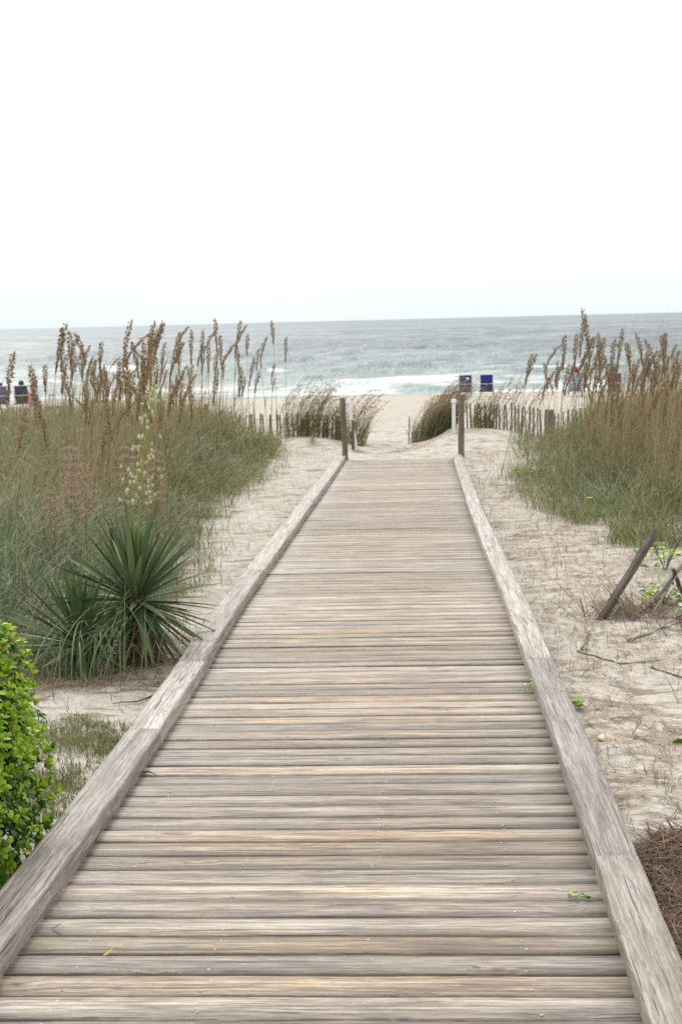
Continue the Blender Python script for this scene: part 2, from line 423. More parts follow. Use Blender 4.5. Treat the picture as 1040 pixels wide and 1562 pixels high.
# ------------------------------------------------------------------ sea to the horizon
SEA_Z = -1.78
d0, dl = 62.0, []
d = d0
while d < 26000:
    dl.append(d); d += max(0.22, d * d / 7700 * 0.34)
dl = np.array(dl); us = np.linspace(-0.62, 0.52, 560)
D, U = np.meshgrid(dl, us, indexing='ij')
SX, SY = U * (D + 25), D
dens = 1 - sst(500, 1500, D)
w = 0
for (lam, amp, ang, s) in [(11, .16, .10, 1), (7.3, .13, -.22, 2), (17, .14, .03, 3), (4.6, .085, .35, 4), (28, .14, -.05, 5), (5.5, .09, -.45, 6)]:
    ph = 6.28 / lam * (SY * math.cos(ang) + SX * math.sin(ang)) + 10.0 * fbm(SX / (lam * 1.3), SY / (lam * 2.2), 30 + s, 2)
    w = w + amp * np.sin(ph) * (0.15 + 1.5 * vnoise(SX / (lam * 1.2), SY / (lam * 2), 50 + s)) * (1 - sst(lam * 22, lam * 60, D))
w = w * sst(66, 92, SY) * 1.15 + 0.10 * (fbm(SX / 2.2, SY / 1.1, 61, 3) - .5) * (1 - sst(120, 300, D))
n_edge = 7.0 * (fbm(SX / 16, SY / 60, 41, 3) - .5)
br = 75.8 + n_edge * 1.1 + 3.5 * (vnoise(SX / 11, SX * 0, 44) - .5)            # breaking line
crest = np.where(SY < br, np.exp(-((SY - br) / 1.6) ** 2), np.exp(-((SY - br) / 3.4) ** 2)) * (0.30 + 0.75 * vnoise(SX / 9, SX * 0 + 3.3, 45))
br2 = 72.0 + n_edge * 0.6
crest2 = np.where(SY < br2, np.exp(-((SY - br2) / 0.8) ** 2), np.exp(-((SY - br2) / 2.0) ** 2)) * sst(.45, .75, vnoise(SX / 7 + 1.7, SX * 0 + 8.3, 46))
br3 = 103 + 9 * (fbm(SX / 22, SX * 0 + 1, 47, 2) - .5)
crest3 = np.exp(-((SY - br3) / 3.5) ** 2) * sst(.35, .8, vnoise(SX / 14 + .5, SX * 0 + 2.3, 48))
w = w + 0.50 * crest + 0.22 * crest2 + 0.40 * crest3
SZ = SEA_Z + w
fo = sst(67.0, 69.0, SY + n_edge * .4) * sst(br + 2.2, br - 1.0, SY) * (0.15 + 1.5 * (fbm(SX / 4, SY / 2.2, 70, 4) - .2))
gap = sst(.48, .70, vnoise(SX / 7 + 1.7, SX * 0 + 8.3, 46)) * np.exp(-((SY - br2 - 0.1) / 2.2) ** 2)
fo = fo * (1 - 0.92 * gap)
fo = fo + 0.55 * sst(.60, .75, fbm(SX / 9, SY / 2.2, 73, 3)) * sst(118, 92, SY) * sst(78, 86, SY)
fo = fo + 0.8 * sst(.66, .72, fbm(SX / 6, SY / 3.0, 77, 3)) * np.exp(-((SY - br3 + 1.5) / 2.0) ** 2)
fo = fo + 0.6 * sst(.845, .87, fbm(SX / 3, SY / 9, 79, 3)) * sst(110, 140, SY) * (1 - sst(250, 420, SY))
fo = np.clip(fo * .82, 0, 1.0)
gn = np.clip(sst(150, 80, SY) * 0.62 + 0.38 * crest3 + 0.3 * gap, 0, 1) * (0.8 + 0.4 * (fbm(SX / 20, SY / 12, 82, 2) - .5))
SV = np.stack([SX, SY, SZ], -1).reshape(-1, 3)
idx = np.arange(D.size).reshape(D.shape)
Q = np.stack([idx[:-1, :-1], idx[:-1, 1:], idx[1:, 1:], idx[1:, :-1]], -1).reshape(-1, 4)
me = npmesh('sea', SV, Q, M['sea'], True)
attr(me, 'foam', fo.ravel()); attr(me, 'green', gn.ravel())
sea = tag(ob('sea', me), kind='structure')

# ------------------------------------------------------------------ boardwalk
CX, IN_L, IN_R = -0.347, -1.27, 0.577
HALF = 1.085                       # half length of a plank: the curbs stand on the plank ends
walk = empty('boardwalk', (CX, 0, 0), (-SLOPE, 0, 0))
tag(walk, 'weathered plank boardwalk with low timber curbs leading down to the beach', 'boardwalk')
PITCH, PW, TH = 0.1432, 0.1372, 0.036
def plank_mesh(i):
    r = random.Random(100 + i)
    cup = r.uniform(0.0015, 0.0045); er = r.uniform(0.0045, 0.0085); skew = r.uniform(-.0018, .0018)
    hw = PW / 2 * r.uniform(0.972, 1.0)
    top = [(-hw, -er * 1.15), (-hw + .0035, -er * .45), (-hw + er, -.0008), (-hw * .45, 0), (0, 0), (hw * .45, 0), (hw - er, -.0008), (hw - .0035, -er * .45), (hw, -er * 1.15)]
    N = 7
    v, f = [], []
    for a in range(N + 1):
        x = -HALF + 2 * HALF * a / N
        wob = r.uniform(-.0012, .0012); ew = r.uniform(-.0012, .0012)
        for (y, z) in top:
            v.append((x, y + ew * (1 if y > 0 else -1), z - cup * (y / hw) ** 2 + skew * y / hw + wob))
        v.append((x, hw, -TH)); v.append((x, -hw, -TH))
    k = len(top) + 2
    for a in range(N):
        for b in range(k):
            c = (b + 1) % k
            f.append((a * k + b, (a + 1) * k + b, (a + 1) * k + c, a * k + c))
    f.append(tuple(range(k))); f.append(tuple(N * k + q for q in reversed(range(k))))
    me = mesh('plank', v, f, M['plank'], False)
    for p in me.polygons: p.use_smooth = len(p.vertices) == 4
    return me
pms = [plank_mesh(i) for i in range(9)]
y = 2.3; k = 0
nails_v, nails_f = [], []
def nail(x, y, z):
    b = len(nails_v); r = 0.0048
    nails_v.append((x, y, z + .0026))
    for q in range(7):
        a = q * 2 * math.pi / 7
        nails_v.append((x + r * math.cos(a), y + r * math.sin(a), z + .0006))
    for q in range(7): nails_f.append((b, b + 1 + q, b + 1 + (q + 1) % 7))
while y < 24.62:
    mi = random.randrange(9)
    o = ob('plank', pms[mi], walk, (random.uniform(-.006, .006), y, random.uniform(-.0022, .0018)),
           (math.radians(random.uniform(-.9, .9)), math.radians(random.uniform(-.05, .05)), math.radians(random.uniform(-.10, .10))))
    for lx in (-1.055, -.645, -.175, .292):
        for sy in (-.036, .034):
            if random.random() < .86:
                nail(lx - CX + random.gauss(0, .008), y + sy + random.gauss(0, .006), o.location.z - .0012)
    y += PITCH * random.uniform(.985, 1.018); k += 1
tag(ob('nails', mesh('nails', nails_v, nails_f, M['nail']), walk), kind='stuff')

# curbs: timbers laid end to end on the plank ends
def curb_timber(x0, x1, ya, yb, seed, w=.150, h=.082, lift=0.0):
    """x0 -> x1 inner-edge position at both ends; side: +1 timber lies towards +x"""
    r = random.Random(seed)
    N = max(4, int((yb - ya) / .16))
    prof = [(-.5, 0), (-.5, .84), (-.488, .93), (-.46, .985), (-.41, 1.0), (-.15, 1.01), (.1, 1.008), (.39, 1.0), (.455, .98), (.488, .92), (.5, .82), (.5, 0)]
    L = yb - ya
    v, f = [], []
    k = len(prof)
    for a in range(N + 1):
        t = a / N
        yy = -L / 2 + L * t
        ox = 0.012 * math.sin(seed * 1.7) * math.sin(t * math.pi) + r.uniform(-.0016, .0016)
        oz = 0.004 * math.sin(t * 2 * math.pi) + r.uniform(-.0012, .0012)
        end = 0.0015 if a in (0, N) else 0
        for (px, pz) in prof:
            v.append((px * (w - end) + ox, yy, pz * h - (end if pz > .5 else 0) + (oz if pz > .1 else 0)))
    for a in range(N):
        for b in range(k):
            c = (b + 1) % k
            f.append((a * k + b, a * k + c, (a + 1) * k + c, (a + 1) * k + b))
    f.append(tuple(reversed(range(k)))); f.append(tuple(N * k + q for q in range(k)))
    me = mesh('curb_timber', v, f, M['curb'], True)
    for p in me.polygons: p.use_smooth = len(p.vertices) == 4
    me.set_sharp_from_angle(angle=math.radians(40))
    o = ob('curb_timber', me, walk)
    xc = (x0 + x1) / 2; yc = (ya + yb) / 2
    o.location = (xc - CX, yc, -.004 + lift)
    o.rotation_euler = (0, 0, -math.atan2(x1 - x0, yb - ya))
    return o
# right-hand row (inner edge about x = .577), joints where the photograph shows them
jr = [2.2, 4.75, 7.98, 12.4, 17.5, 24.7]
ir = [.590, .580, .586, .571, .559, .585]
for i in range(len(jr) - 1):
    curb_timber(ir[i] + .077, ir[i + 1] + .077, jr[i] + .0005, jr[i + 1] - .0005, 3 + i, w=.154, h=.068)
jl = [2.2, 6.45, 7.95, 11.5, 16.5, 24.7]
il = [-1.290, -1.236, -1.250, -1.284, -1.275, -1.275]
for i in range(len(jl) - 1):
    curb_timber(il[i] - .080, il[i + 1] - .080, jl[i] + .0005, jl[i + 1] - .0005, 23 + i, w=.158, h=.080)

# ------------------------------------------------------------------ posts by the end of the boardwalk
def post_mesh(name, w, d, h, seed, mat, N=7, rough=.003, taper=0.0, round_=False, segs=8):
    r = random.Random(seed); v, f = [], []
    if round_:
        prof = [(math.cos(q * 2 * math.pi / segs) * w / 2, math.sin(q * 2 * math.pi / segs) * d / 2) for q in range(segs)]
    else:
        e = .16
        prof = [(-.5 + e, -.5), (.5 - e, -.5), (.5, -.5 + e), (.5, .5 - e), (.5 - e, .5), (-.5 + e, .5), (-.5, .5 - e), (-.5, -.5 + e)]
        prof = [(a * w, b * d) for a, b in prof]
    k = len(prof)
    for a in range(N + 1):
        t = a / N; s = 1 - taper * t
        if a == N: s *= .93
        ox, oy = r.uniform(-rough, rough), r.uniform(-rough, rough)
        for (px, py) in prof:
            v.append((px * s + ox + r.uniform(-rough, rough) * .5, py * s + oy + r.uniform(-rough, rough) * .5, h * t))
    for a in range(N):
        for b in range(k):
            c = (b + 1) % k
            f.append((a * k + b, a * k + c, (a + 1) * k + c, (a + 1) * k + b))
    f.append(tuple(reversed(range(k)))); f.append(tuple(N * k + q for q in range(k)))
    return mesh(name, v, f, mat)
def stand(name, me, x, y, z, top=None, h=None):
    """place a mesh that rises along its z axis; with top given it leans towards it"""
    o = ob(name, me, None, (x, y, z))
    if top is not None:
        dv = Vector(top) - Vector((x, y, z))
        o.rotation_euler = dv.to_track_quat('Z', 'Y').to_euler()
    return o
o = stand('wooden_post', post_mesh('wooden_post', .094, .094, 1.16, 1, M['post']), -1.285, 24.9, -.70, (-1.318, 24.9, .47))
tag(o, 'brown square wooden post at the left end of the boardwalk', 'post', 'posts at the end of the boardwalk')
o = stand('wooden_post', post_mesh('wooden_post', .090, .090, 1.20, 2, M['post']), .733, 24.72, -.71, (.75, 24.7, .5))
tag(o, 'brown square wooden post at the right end of the boardwalk', 'post', 'posts at the end of the boardwalk')
def pipe_post(base, top, label):
    e = empty('pipe_post', base)
    dv = Vector(top) - Vector(base)
    e.rotation_euler = dv.to_track_quat('Z', 'Y').to_euler()
    ob('pipe', post_mesh('pipe', .075, .075, dv.length, 5, M['pvc'], 4, .0006, round_=True, segs=12), e)
    ob('cap', post_mesh('cap', .105, .105, .07, 6, M['white'], 2, .0005, round_=True, segs=12), e, (0, 0, dv.length - .05))
    tag(e, label, 'post', 'white pipe posts on the dune path')
pipe_post((.69, 28.0, g1(.69, 28) - .10), (.70, 28.0, .20), 'short white pipe post standing beside the right wooden post')
pipe_post((-1.20, 27.3, g1(-1.2, 27.3) - .10), (-1.33, 27.3, .27), 'leaning white pipe post behind the left wooden post')
o = stand('wooden_post', post_mesh('wooden_post', .06, .06, .72, 4, M['post']), -1.245, 26.9, g1(-1.245, 26.9) - .15, (-1.235, 26.9, .16))
tag(o, 'short dark wooden post half hidden behind the left boardwalk post', 'post', 'posts at the end of the boardwalk')
o = stand('thin_stake', post_mesh('thin_stake', .022, .022, .62, 8, M['driftwood'], 5, .002), -.20, 28.2, g1(-.2, 28.2) - .08, (-.18, 28.2, g1(-.2, 28.2) + .5))
tag(o, 'thin dark stake in the sand path left of the right dune', 'stake')

# ------------------------------------------------------------------ sand fences
slat_ms = []
for i in range(5):
    slat_ms.append(post_mesh('slat', .036, .010, 1.0, 40 + i, M['slat'], 4, .0025))
def sand_fence(pts, label, top_h, spacing, post_at):
    root = empty('sand_fence', (pts[0][0], pts[0][1], g1(*pts[0])))
    tag(root, label, 'fence', 'sand fences across the dunes')
    P = [Vector((a, b)) for a, b in pts]
    seg = 0; dist = 0; wires = {.16: [], .44: []}
    total = sum((P[i + 1] - P[i]).length for i in range(len(P) - 1))
    n = int(total / spacing)
    for i in range(n + 1):
        s = i * spacing; j = 0
        while j < len(P) - 2 and s > (P[j + 1] - P[j]).length:
            s -= (P[j + 1] - P[j]).length; j += 1
        q = P[j].lerp(P[j + 1], min(1, s / (P[j + 1] - P[j]).length))
        gz = g1(q.x, q.y)
        h = top_h(q.x) * random.uniform(.94, 1.05)
        o = ob('slat', slat_ms[i % 5], root, (q.x - root.location.x + random.uniform(-.008, .008), q.y - root.location.y, gz - .12 - root.location.z),
               (random.gauss(0, .02), random.gauss(0, .03), random.gauss(0, .2)), (random.uniform(.85, 1.15), 1, h + .12))
        for wz in wires: wires[wz].append((q.x - root.location.x, q.y - root.location.y - .012, gz + wz * h / .55 - root.location.z))
    for wz, pl in wires.items():
        pl = pl[::2]
        v, f = [], []
        for (a, b, c) in pl:
            for (da, dc) in ((0, .004), (.003, -.003), (-.003, -.003)): v.append((a, b + da, c + dc))
        for i in range(len(pl) - 1):
            for q in range(3): f.append((i * 3 + q, i * 3 + (q + 1) % 3, i * 3 + 3 + (q + 1) % 3, i * 3 + 3 + q))
        ob('wire', mesh('wire', v, f, M['wire']), root)
    for (px, py, hh) in post_at:
        ob('fence_post', post_mesh('fence_post', .085, .075, hh + .2, int(abs(px) * 10), M['post'], 5, .003, round_=True), root,
           (px - root.location.x, py - root.location.y + .06, g1(px, py) - .2 - root.location.z))
sand_fence([(-1.60, 29.0), (-2.95, 29.0), (-11.5, 31.0)], 'weathered slat sand fence left of the boardwalk end', lambda x: .50 + .02 * math.sin(x * 3), .087, [(-1.66, 29.0, .52), (-4.4, 29.3, .6), (-7.4, 30.0, .6)])
sand_fence([(1.02, 29.5), (2.40, 28.5), (6.8, 28.2)], 'weathered slat sand fence right of the boardwalk end', lambda x: .56 + .02 * math.sin(x * 3), .087, [(4.6, 28.35, .65)])
o = stand('grey_board', post_mesh('grey_board', .19, .03, .86, 14, M['slat'], 6, .004), 2.62, 28.75, g1(2.62, 28.75) - .25)
tag(o, 'broad grey upright board behind the right grass beside the fence end', 'board')

# ------------------------------------------------------------------ grasses
def blades(name, P, L, az, th0, th1, wid, mat, seg=4, tag_=None, pw=1.4, parent=None):
    n = len(P)
    P = np.asarray(P, float); L = np.broadcast_to(L, n).astype(float); az = np.broadcast_to(az, n); th0 = np.broadcast_to(th0, n); th1 = np.broadcast_to(th1, n); wid = np.broadcast_to(wid, n)
    t = np.linspace(0, 1, seg + 1)
    tm = (t[1:] + t[:-1]) / 2
    th = th0[:, None] + (th1 - th0)[:, None] * tm[None] ** pw
    ds = L[:, None] / seg
    r = np.concatenate([np.zeros((n, 1)), np.cumsum(np.sin(th) * ds, 1)], 1)
    z = np.concatenate([np.zeros((n, 1)), np.cumsum(np.cos(th) * ds, 1)], 1)
    tw = rng.uniform(-1.1, 1.1, n)
    sx, sy = -np.sin(az + tw), np.cos(az + tw)
    ww = wid[:, None] / 2 * (np.minimum(1, .55 + 1.6 * t) * (1 - t ** 2.2 * .97))[None]
    C = np.stack([P[:, 0:1] + r * np.cos(az)[:, None], P[:, 1:2] + r * np.sin(az)[:, None], P[:, 2:3] + z], -1)
    S = np.stack([sx, sy, np.zeros(n)], -1)[:, None, :] * ww[..., None]
    V = np.stack([C - S, C + S], 2)                      # n, seg+1, 2, 3
    base = (np.arange(n) * (seg + 1) * 2)[:, None]
    a = base + (np.arange(seg) * 2)[None]
    Q = np.stack([a, a + 1, a + 3, a + 2], -1).reshape(-1, 4)
    me = npmesh(name, V.reshape(-1, 3), Q, mat, True)
    attr(me, 'tip', np.broadcast_to(t[None, :, None], (n, seg + 1, 2)).ravel())
    o = ob(name, me, parent)
    if tag_: tag(o, *tag_)
    return o

def inpoly(x, y, poly):
    c = np.zeros(len(x), bool); j = len(poly) - 1
    for i in range(len(poly)):
        xi, yi = poly[i]; xj, yj = poly[j]
        c ^= ((yi > y) != (yj > y)) & (x < (xj - xi) * (y - yi) / (yj - yi + 1e-12) + xi)
        j = i
    return c
def edge_dist(x, y, line):
    """distance to an open polyline"""
    d = np.full(len(x), 1e9)
    for (ax, ay), (bx, by) in zip(line[:-1], line[1:]):
        t = np.clip(((x - ax) * (bx - ax) + (y - ay) * (by - ay)) / ((bx - ax) ** 2 + (by - ay) ** 2), 0, 1)
        d = np.minimum(d, np.hypot(x - ax - t * (bx - ax), y - ay - t * (by - ay)))
    return d
def scatter(n, poly, edge=None, clump=.5, seed=0, near=0.0, noise_scale=1.3):
    """n points in a polygon, thinning out at the edge line and in noise gaps; near>0 puts more of them close by"""
    ax = [p[0] for p in poly]; ay = [p[1] for p in poly]
    out = []; tot = 0
    while tot < n:
        x = rng.uniform(min(ax), max(ax), n * 2); y = rng.uniform(min(ay), max(ay), n * 2)
        keep = inpoly(x, y, poly)
        p = sst(.5 - .35 * clump, .5 + .25 * clump, fbm(x * noise_scale, y * noise_scale, 200 + seed, 3)) * clump + (1 - clump)
        if near: p = p * np.minimum(1, (min(ay) / y) ** near)
        if edge is not None: p = p * sst(-.05, .16, edge_dist(x, y, edge) + .45 * (fbm(x * 3, y * 3, 300 + seed, 2) - .5))
        keep &= rng.uniform(0, 1, len(x)) < p
        out.append(np.stack([x[keep], y[keep]], -1)); tot += keep.sum()
    q = np.concatenate(out)[:n]
    return q
def lift(q, dz=-.02): return np.stack([q[:, 0], q[:, 1], G(q[:, 0], q[:, 1]) + dz], -1)

L_EDGE = [(-2.75, 28.4), (-2.60, 25.5), (-2.52, 23), (-2.62, 18.4), (-2.42, 15.5), (-2.15, 13.0), (-2.0, 11), (-1.95, 9.4), (-2.05, 8.95), (-2.4, 8.4), (-2.9, 8.0), (-5.5, 7.6)]
L_POLY = L_EDGE + [(-8, 12), (-13, 28.4)]
R_EDGE = [(2.35, 28.3), (2.12, 26.8), (1.78, 22.5), (1.63, 19.8), (1.74, 16.8), (2.02, 14.9), (2.28, 13.9), (2.75, 12.9), (5, 12.2), (8.5, 12)]
R_POLY = R_EDGE + [(12, 14), (12, 28.3)]
PI = math.pi
def wind(n, spread=2.2): return rng.normal(0.15, spread, n)

def mass(side, poly, edge, s, nlow, nmid, ntan):
    lbl = {'L': 'left', 'R': 'right'}[side]
    # low fresh green blades, arching
    q = scatter(nlow, poly, edge, .45, s, .6)
    ed = edge_dist(q[:, 0], q[:, 1], edge)
    pt = .55 + .9 * fbm(q[:, 0] * .9, q[:, 1] * .55, 410 + s, 2)
    hh = (.34 + .58 * sst(0, 1.2, ed)) * rng.uniform(.5, 1.25, nlow) * pt
    isb = fbm(q[:, 0] * .5, q[:, 1] * .5, 400 + s, 2) + rng.normal(0, .07, nlow) > .56
    wd = .0045 + .00028 * q[:, 1]
    for flag, mt, nm in ((isb, 'blue', 'sea green'), (~isb, 'green', 'mid green')):
        k = flag.sum()
        blades('dune_grass', lift(q[flag]), hh[flag], wind(k), rng.uniform(.02, .85, k), rng.uniform(.8, 2.7, k), wd[flag] * rng.uniform(.7, 1.3, k), M[mt], 5,
               (f'low {nm} arching dune grass in the thicket {lbl} of the boardwalk', 'grass', None, 'stuff'))
    # taller olive and brownish blades
    q = scatter(nmid, poly, edge, .5, s + 3, .5)
    ed = edge_dist(q[:, 0], q[:, 1], edge)
    lo = np.where(q[:, 0] < 0, .55 + .45 * sst(-.295, -.225, q[:, 0] / q[:, 1]), 1)
    hh = lo * (.28 + (.40 if side == 'L' else .58) * sst(.1, 1.5, ed)) * rng.uniform(.5, 1.35, nmid) * (.55 + .9 * fbm(q[:, 0] * .9, q[:, 1] * .55, 420 + s, 2))
    blades('tall_grass', lift(q), hh, wind(nmid, 1.5), rng.uniform(.0, .55, nmid), rng.uniform(.3, 2.2, nmid), (.0045 + .00024 * q[:, 1]) * rng.uniform(.7, 1.3, nmid), M['olive'], 5,
           (f'tall olive brown grass blades standing in the thicket {lbl} of the boardwalk', 'grass', None, 'stuff'))
    # dry upright culms
    q = scatter(ntan, poly, edge, .6, s + 6, .3)
    ed = edge_dist(q[:, 0], q[:, 1], edge)
    q = q[ed > .85]; ntan = len(q); ed = ed[ed > .85]
    lo = np.where(q[:, 0] < 0, .5 + .5 * sst(-.295, -.225, q[:, 0] / q[:, 1]), 1)
    hh = lo * (.45 + 1.05 * sst(.2, 1.5, ed)) * rng.uniform(.30, 1.3, ntan) * (.6 + .8 * fbm(q[:, 0] * 1.1, q[:, 1] * .6, 430 + s, 2))
    blades('dry_grass', lift(q), hh, wind(ntan, 1.0), rng.uniform(.0, .20, ntan), rng.uniform(.05, .75, ntan), (.004 + .00022 * q[:, 1]) * rng.uniform(.7, 1.2, ntan), M['tan'], 4,
           (f'dry tan upright grass culms rising above the thicket {lbl} of the boardwalk', 'grass', None, 'stuff'))
mass('L', L_POLY, L_EDGE, 1, 60000, 17000, 10000)
mass('R', R_POLY, R_EDGE, 11, 52000, 20000, 15000)

# ------------------------------------------------------------------ sea oats: stem, leaves and a plume of flat spikelets
def oat_variant(i):
    r = random.Random(900 + i)
    H = 1.9; bend = r.uniform(.02, .15); head = r.uniform(.30, .48); drop = r.choice([.05, .1, .15, .2, .3, .45, .7])
    def pos(t):                                     # t from 0 to 1 along the stem (head included)
        b = bend * t ** 2.2 + (drop * .25) * max(0, (t - (1 - head / H)) / (head / H)) ** 2
        return Vector((b, .02 * math.sin(3 * t + i), H * t * (1 - .03 * drop * t ** 6)))
    v, f = [], []
    N = 9; t1 = 1 - head / H * .15
    for a in range(N + 1):
        c = pos(t1 * a / N); rad = .0056 * (1 - .62 * a / N)
        for q in range(4): v.append((c.x + rad * math.cos(q * PI / 2), c.y + rad * math.sin(q * PI / 2), c.z))
    for a in range(N):
        for q in range(4): f.append((a * 4 + q, a * 4 + (q + 1) % 4, a * 4 + 4 + (q + 1) % 4, a * 4 + 4 + q))
    stem = mesh('stem', v, f, M['oatstem'], True)
    v, f = [], []
    ns = int(190 * head / .35)
    for s in range(ns):
        t = 1 - head / H * (s / ns) ** .9
        c = pos(min(1, t))
        u = (s / ns)
        out = (.006 + .019 * math.sin(min(1, u * 1.25 + .12) * PI) ) * r.uniform(.4, 1.1)
        ang = r.gauss(0, 1.15) if drop > .4 else r.uniform(-PI, PI)
        d = Vector((math.cos(ang), math.sin(ang), 0))
        b0 = c + d * out * .35
        dirv = (d * out + Vector((0, 0, r.uniform(-.028, .022) - .02 * drop))).normalized()
        ln = r.uniform(.018, .032); wd = r.uniform(.005, .0095)
        side = dirv.cross(Vector((r.uniform(-1, 1), r.uniform(-1, 1), r.uniform(-1, 1)))).normalized() * wd
        k = len(v); e = b0 + d * out * .65
        v += [tuple(b0), tuple(e + side * .9), tuple(e + dirv * ln), tuple(e - side * .9)]
        f.append((k, k + 1, k + 2, k + 3))
    head_m = mesh('seed_head', v, f, M['seed'])
    v, f = [], []
    for q in range(3):
        t0 = r.uniform(.15, .55); c = pos(t0); az = r.uniform(-.9, .9) + (PI if r.random() < .3 else 0); Ln = r.uniform(.35, .6); th = r.uniform(.1, .35)
        p = c.copy(); k = len(v)
        for a in range(7):
            w_ = .0050 * (1 - (a / 6) ** 2 * .95)
            v.append((p.x - math.sin(az) * w_, p.y + math.cos(az) * w_, p.z)); v.append((p.x + math.sin(az) * w_, p.y - math.cos(az) * w_, p.z))
            p = p + Vector((math.cos(az) * math.sin(th), math.sin(az) * math.sin(th), math.cos(th))) * Ln / 6
            th += r.uniform(.1, .35)
        for a in range(6): f.append((k + a * 2, k + a * 2 + 1, k + a * 2 + 3, k + a * 2 + 2))
    blade = mesh('leaf_blade', v, f, M['olive'])
    attr(blade, 'tip', np.zeros(len(v)))
    return stem, head_m, blade, pos(1.0)
OATV = [oat_variant(i) for i in range(9)]
def sea_oat(x, y, ztop, label, group, vi=None):
    vi = random.randrange(9) if vi is None else vi
    stem, head_m, blade, top = OATV[vi]
    rz = random.gauss(0, 1.3)
    s = 1.0; lean = random.gauss(.03, .085)
    for _ in range(3):
        bx = x - (top.x * math.cos(rz) + lean * top.z) * s; by = y - top.x * math.sin(rz) * s
        gz = g1(bx, by) - .03
        s = (ztop - gz) / top.z
    e = empty('sea_oat', (bx, by, gz), (0, lean, rz))
    sw = min(s, 1.12)
    e.scale = (sw, sw, s)
    tag(e, label, 'sea oat', group)
    ob('stem', stem, e); ob('seed_head', head_m, e); ob('leaf_blade', blade, e)
    return e
def oat_label(z, side):
    if z >= 1.74: return f'tall sea oat {side} of the boardwalk with its brown plume reaching the horizon line'
    if z >= 1.15: return f'sea oat {side} of the boardwalk with its brown plume standing against the sea'
    return f'shorter sea oat {side} of the boardwalk with its brown plume low against beach and grass'
OATS_LEFT = [(-3.38, 12.0, 1.61), (-3.78, 15.0, 1.8), (-3.69, 15.0, 1.86), (-3.41, 14.0, 1.57), (-3.75, 16.0, 1.77), (-3.9, 17.0, 1.75), (-3.06, 13.5, 1.47), (-3.73, 17.0, 1.63), (-3.17, 15.0, 1.54), (-2.9, 14.0, 1.49), (-3.23, 16.0, 1.74), (-3.18, 16.0, 1.86), (-2.94, 15.0, 1.64), (-3.18, 16.5, 1.83), (-3.18, 17.0, 1.75), (-2.77, 15.0, 1.57), (-3.07, 17.0, 1.71), (-2.74, 15.5, 1.86), (-2.7, 15.5, 1.84), (-2.5, 14.5, 1.57), (-2.64, 14.0, 1.49), (-2.39, 12.0, 1.45), (-2.21, 13.0, 1.35), (-3.58, 22.5, 1.81), (-3.53, 22.5, 1.71), (-3.46, 23.0, 1.7), (-3.47, 22.5, 1.49), (-3.44, 24.5, 1.71), (-3.13, 23.5, 1.89), (-3.19, 23.5, 1.62), (-2.93, 24.5, 1.86), (-2.95, 25.0, 1.77), (-2.74, 24.5, 1.82), (-3.03, 24.5, 1.61), (-2.71, 25.5, 1.53), (-2.89, 26.5, 1.34), (-2.39, 26.5, 1.53), (-2.6, 26.5, 1.05), (-2.74, 27.5, 0.75), (-3.41, 23.5, 1.52), (-3.57, 21.5, 1.55), (-3.3, 25.5, 1.19), (-2.63, 9.5, 1.27), (-2.35, 10.5, 1.06), (-3.26, 12.0, 1.42), (-3.9, 15.0, 1.42), (-4.26, 18.0, 1.42), (-3.47, 16.0, 1.31), (-3.21, 11.0, 1.5), (-2.82, 10.5, 1.32), (-2.71, 12.0, 1.18), (-3.56, 22.57, 1.16), (-2.72, 23.46, 1.11), (-5.54, 23.6, 1.38), (-2.75, 17.79, 1.2), (-3.68, 20.81, 1.55), (-3.02, 18.52, 1.71), (-4.53, 22.36, 1.06), (-3.92, 17.97, 1.28), (-2.68, 17.01, 1.65), (-2.31, 18.51, 1.57), (-2.11, 19.03, 1.16), (-2.47, 21.74, 1.3), (-4.64, 21.83, 1.06), (-2.16, 19.09, 1.14), (-3.44, 18.02, 1.63), (-4.88, 21.22, 1.53), (-4.62, 19.37, 1.32), (-4.04, 20.37, 1.19), (-4.33, 21.93, 1.38), (-3.98, 17.16, 1.21), (-2.42, 17.13, 1.25), (-2.86, 21.05, 1.44), (-4.33, 18.27, 1.72), (-2.54, 22.29, 1.53), (-2.29, 19.41, 1.1), (-4.31, 22.43, 1.33)]
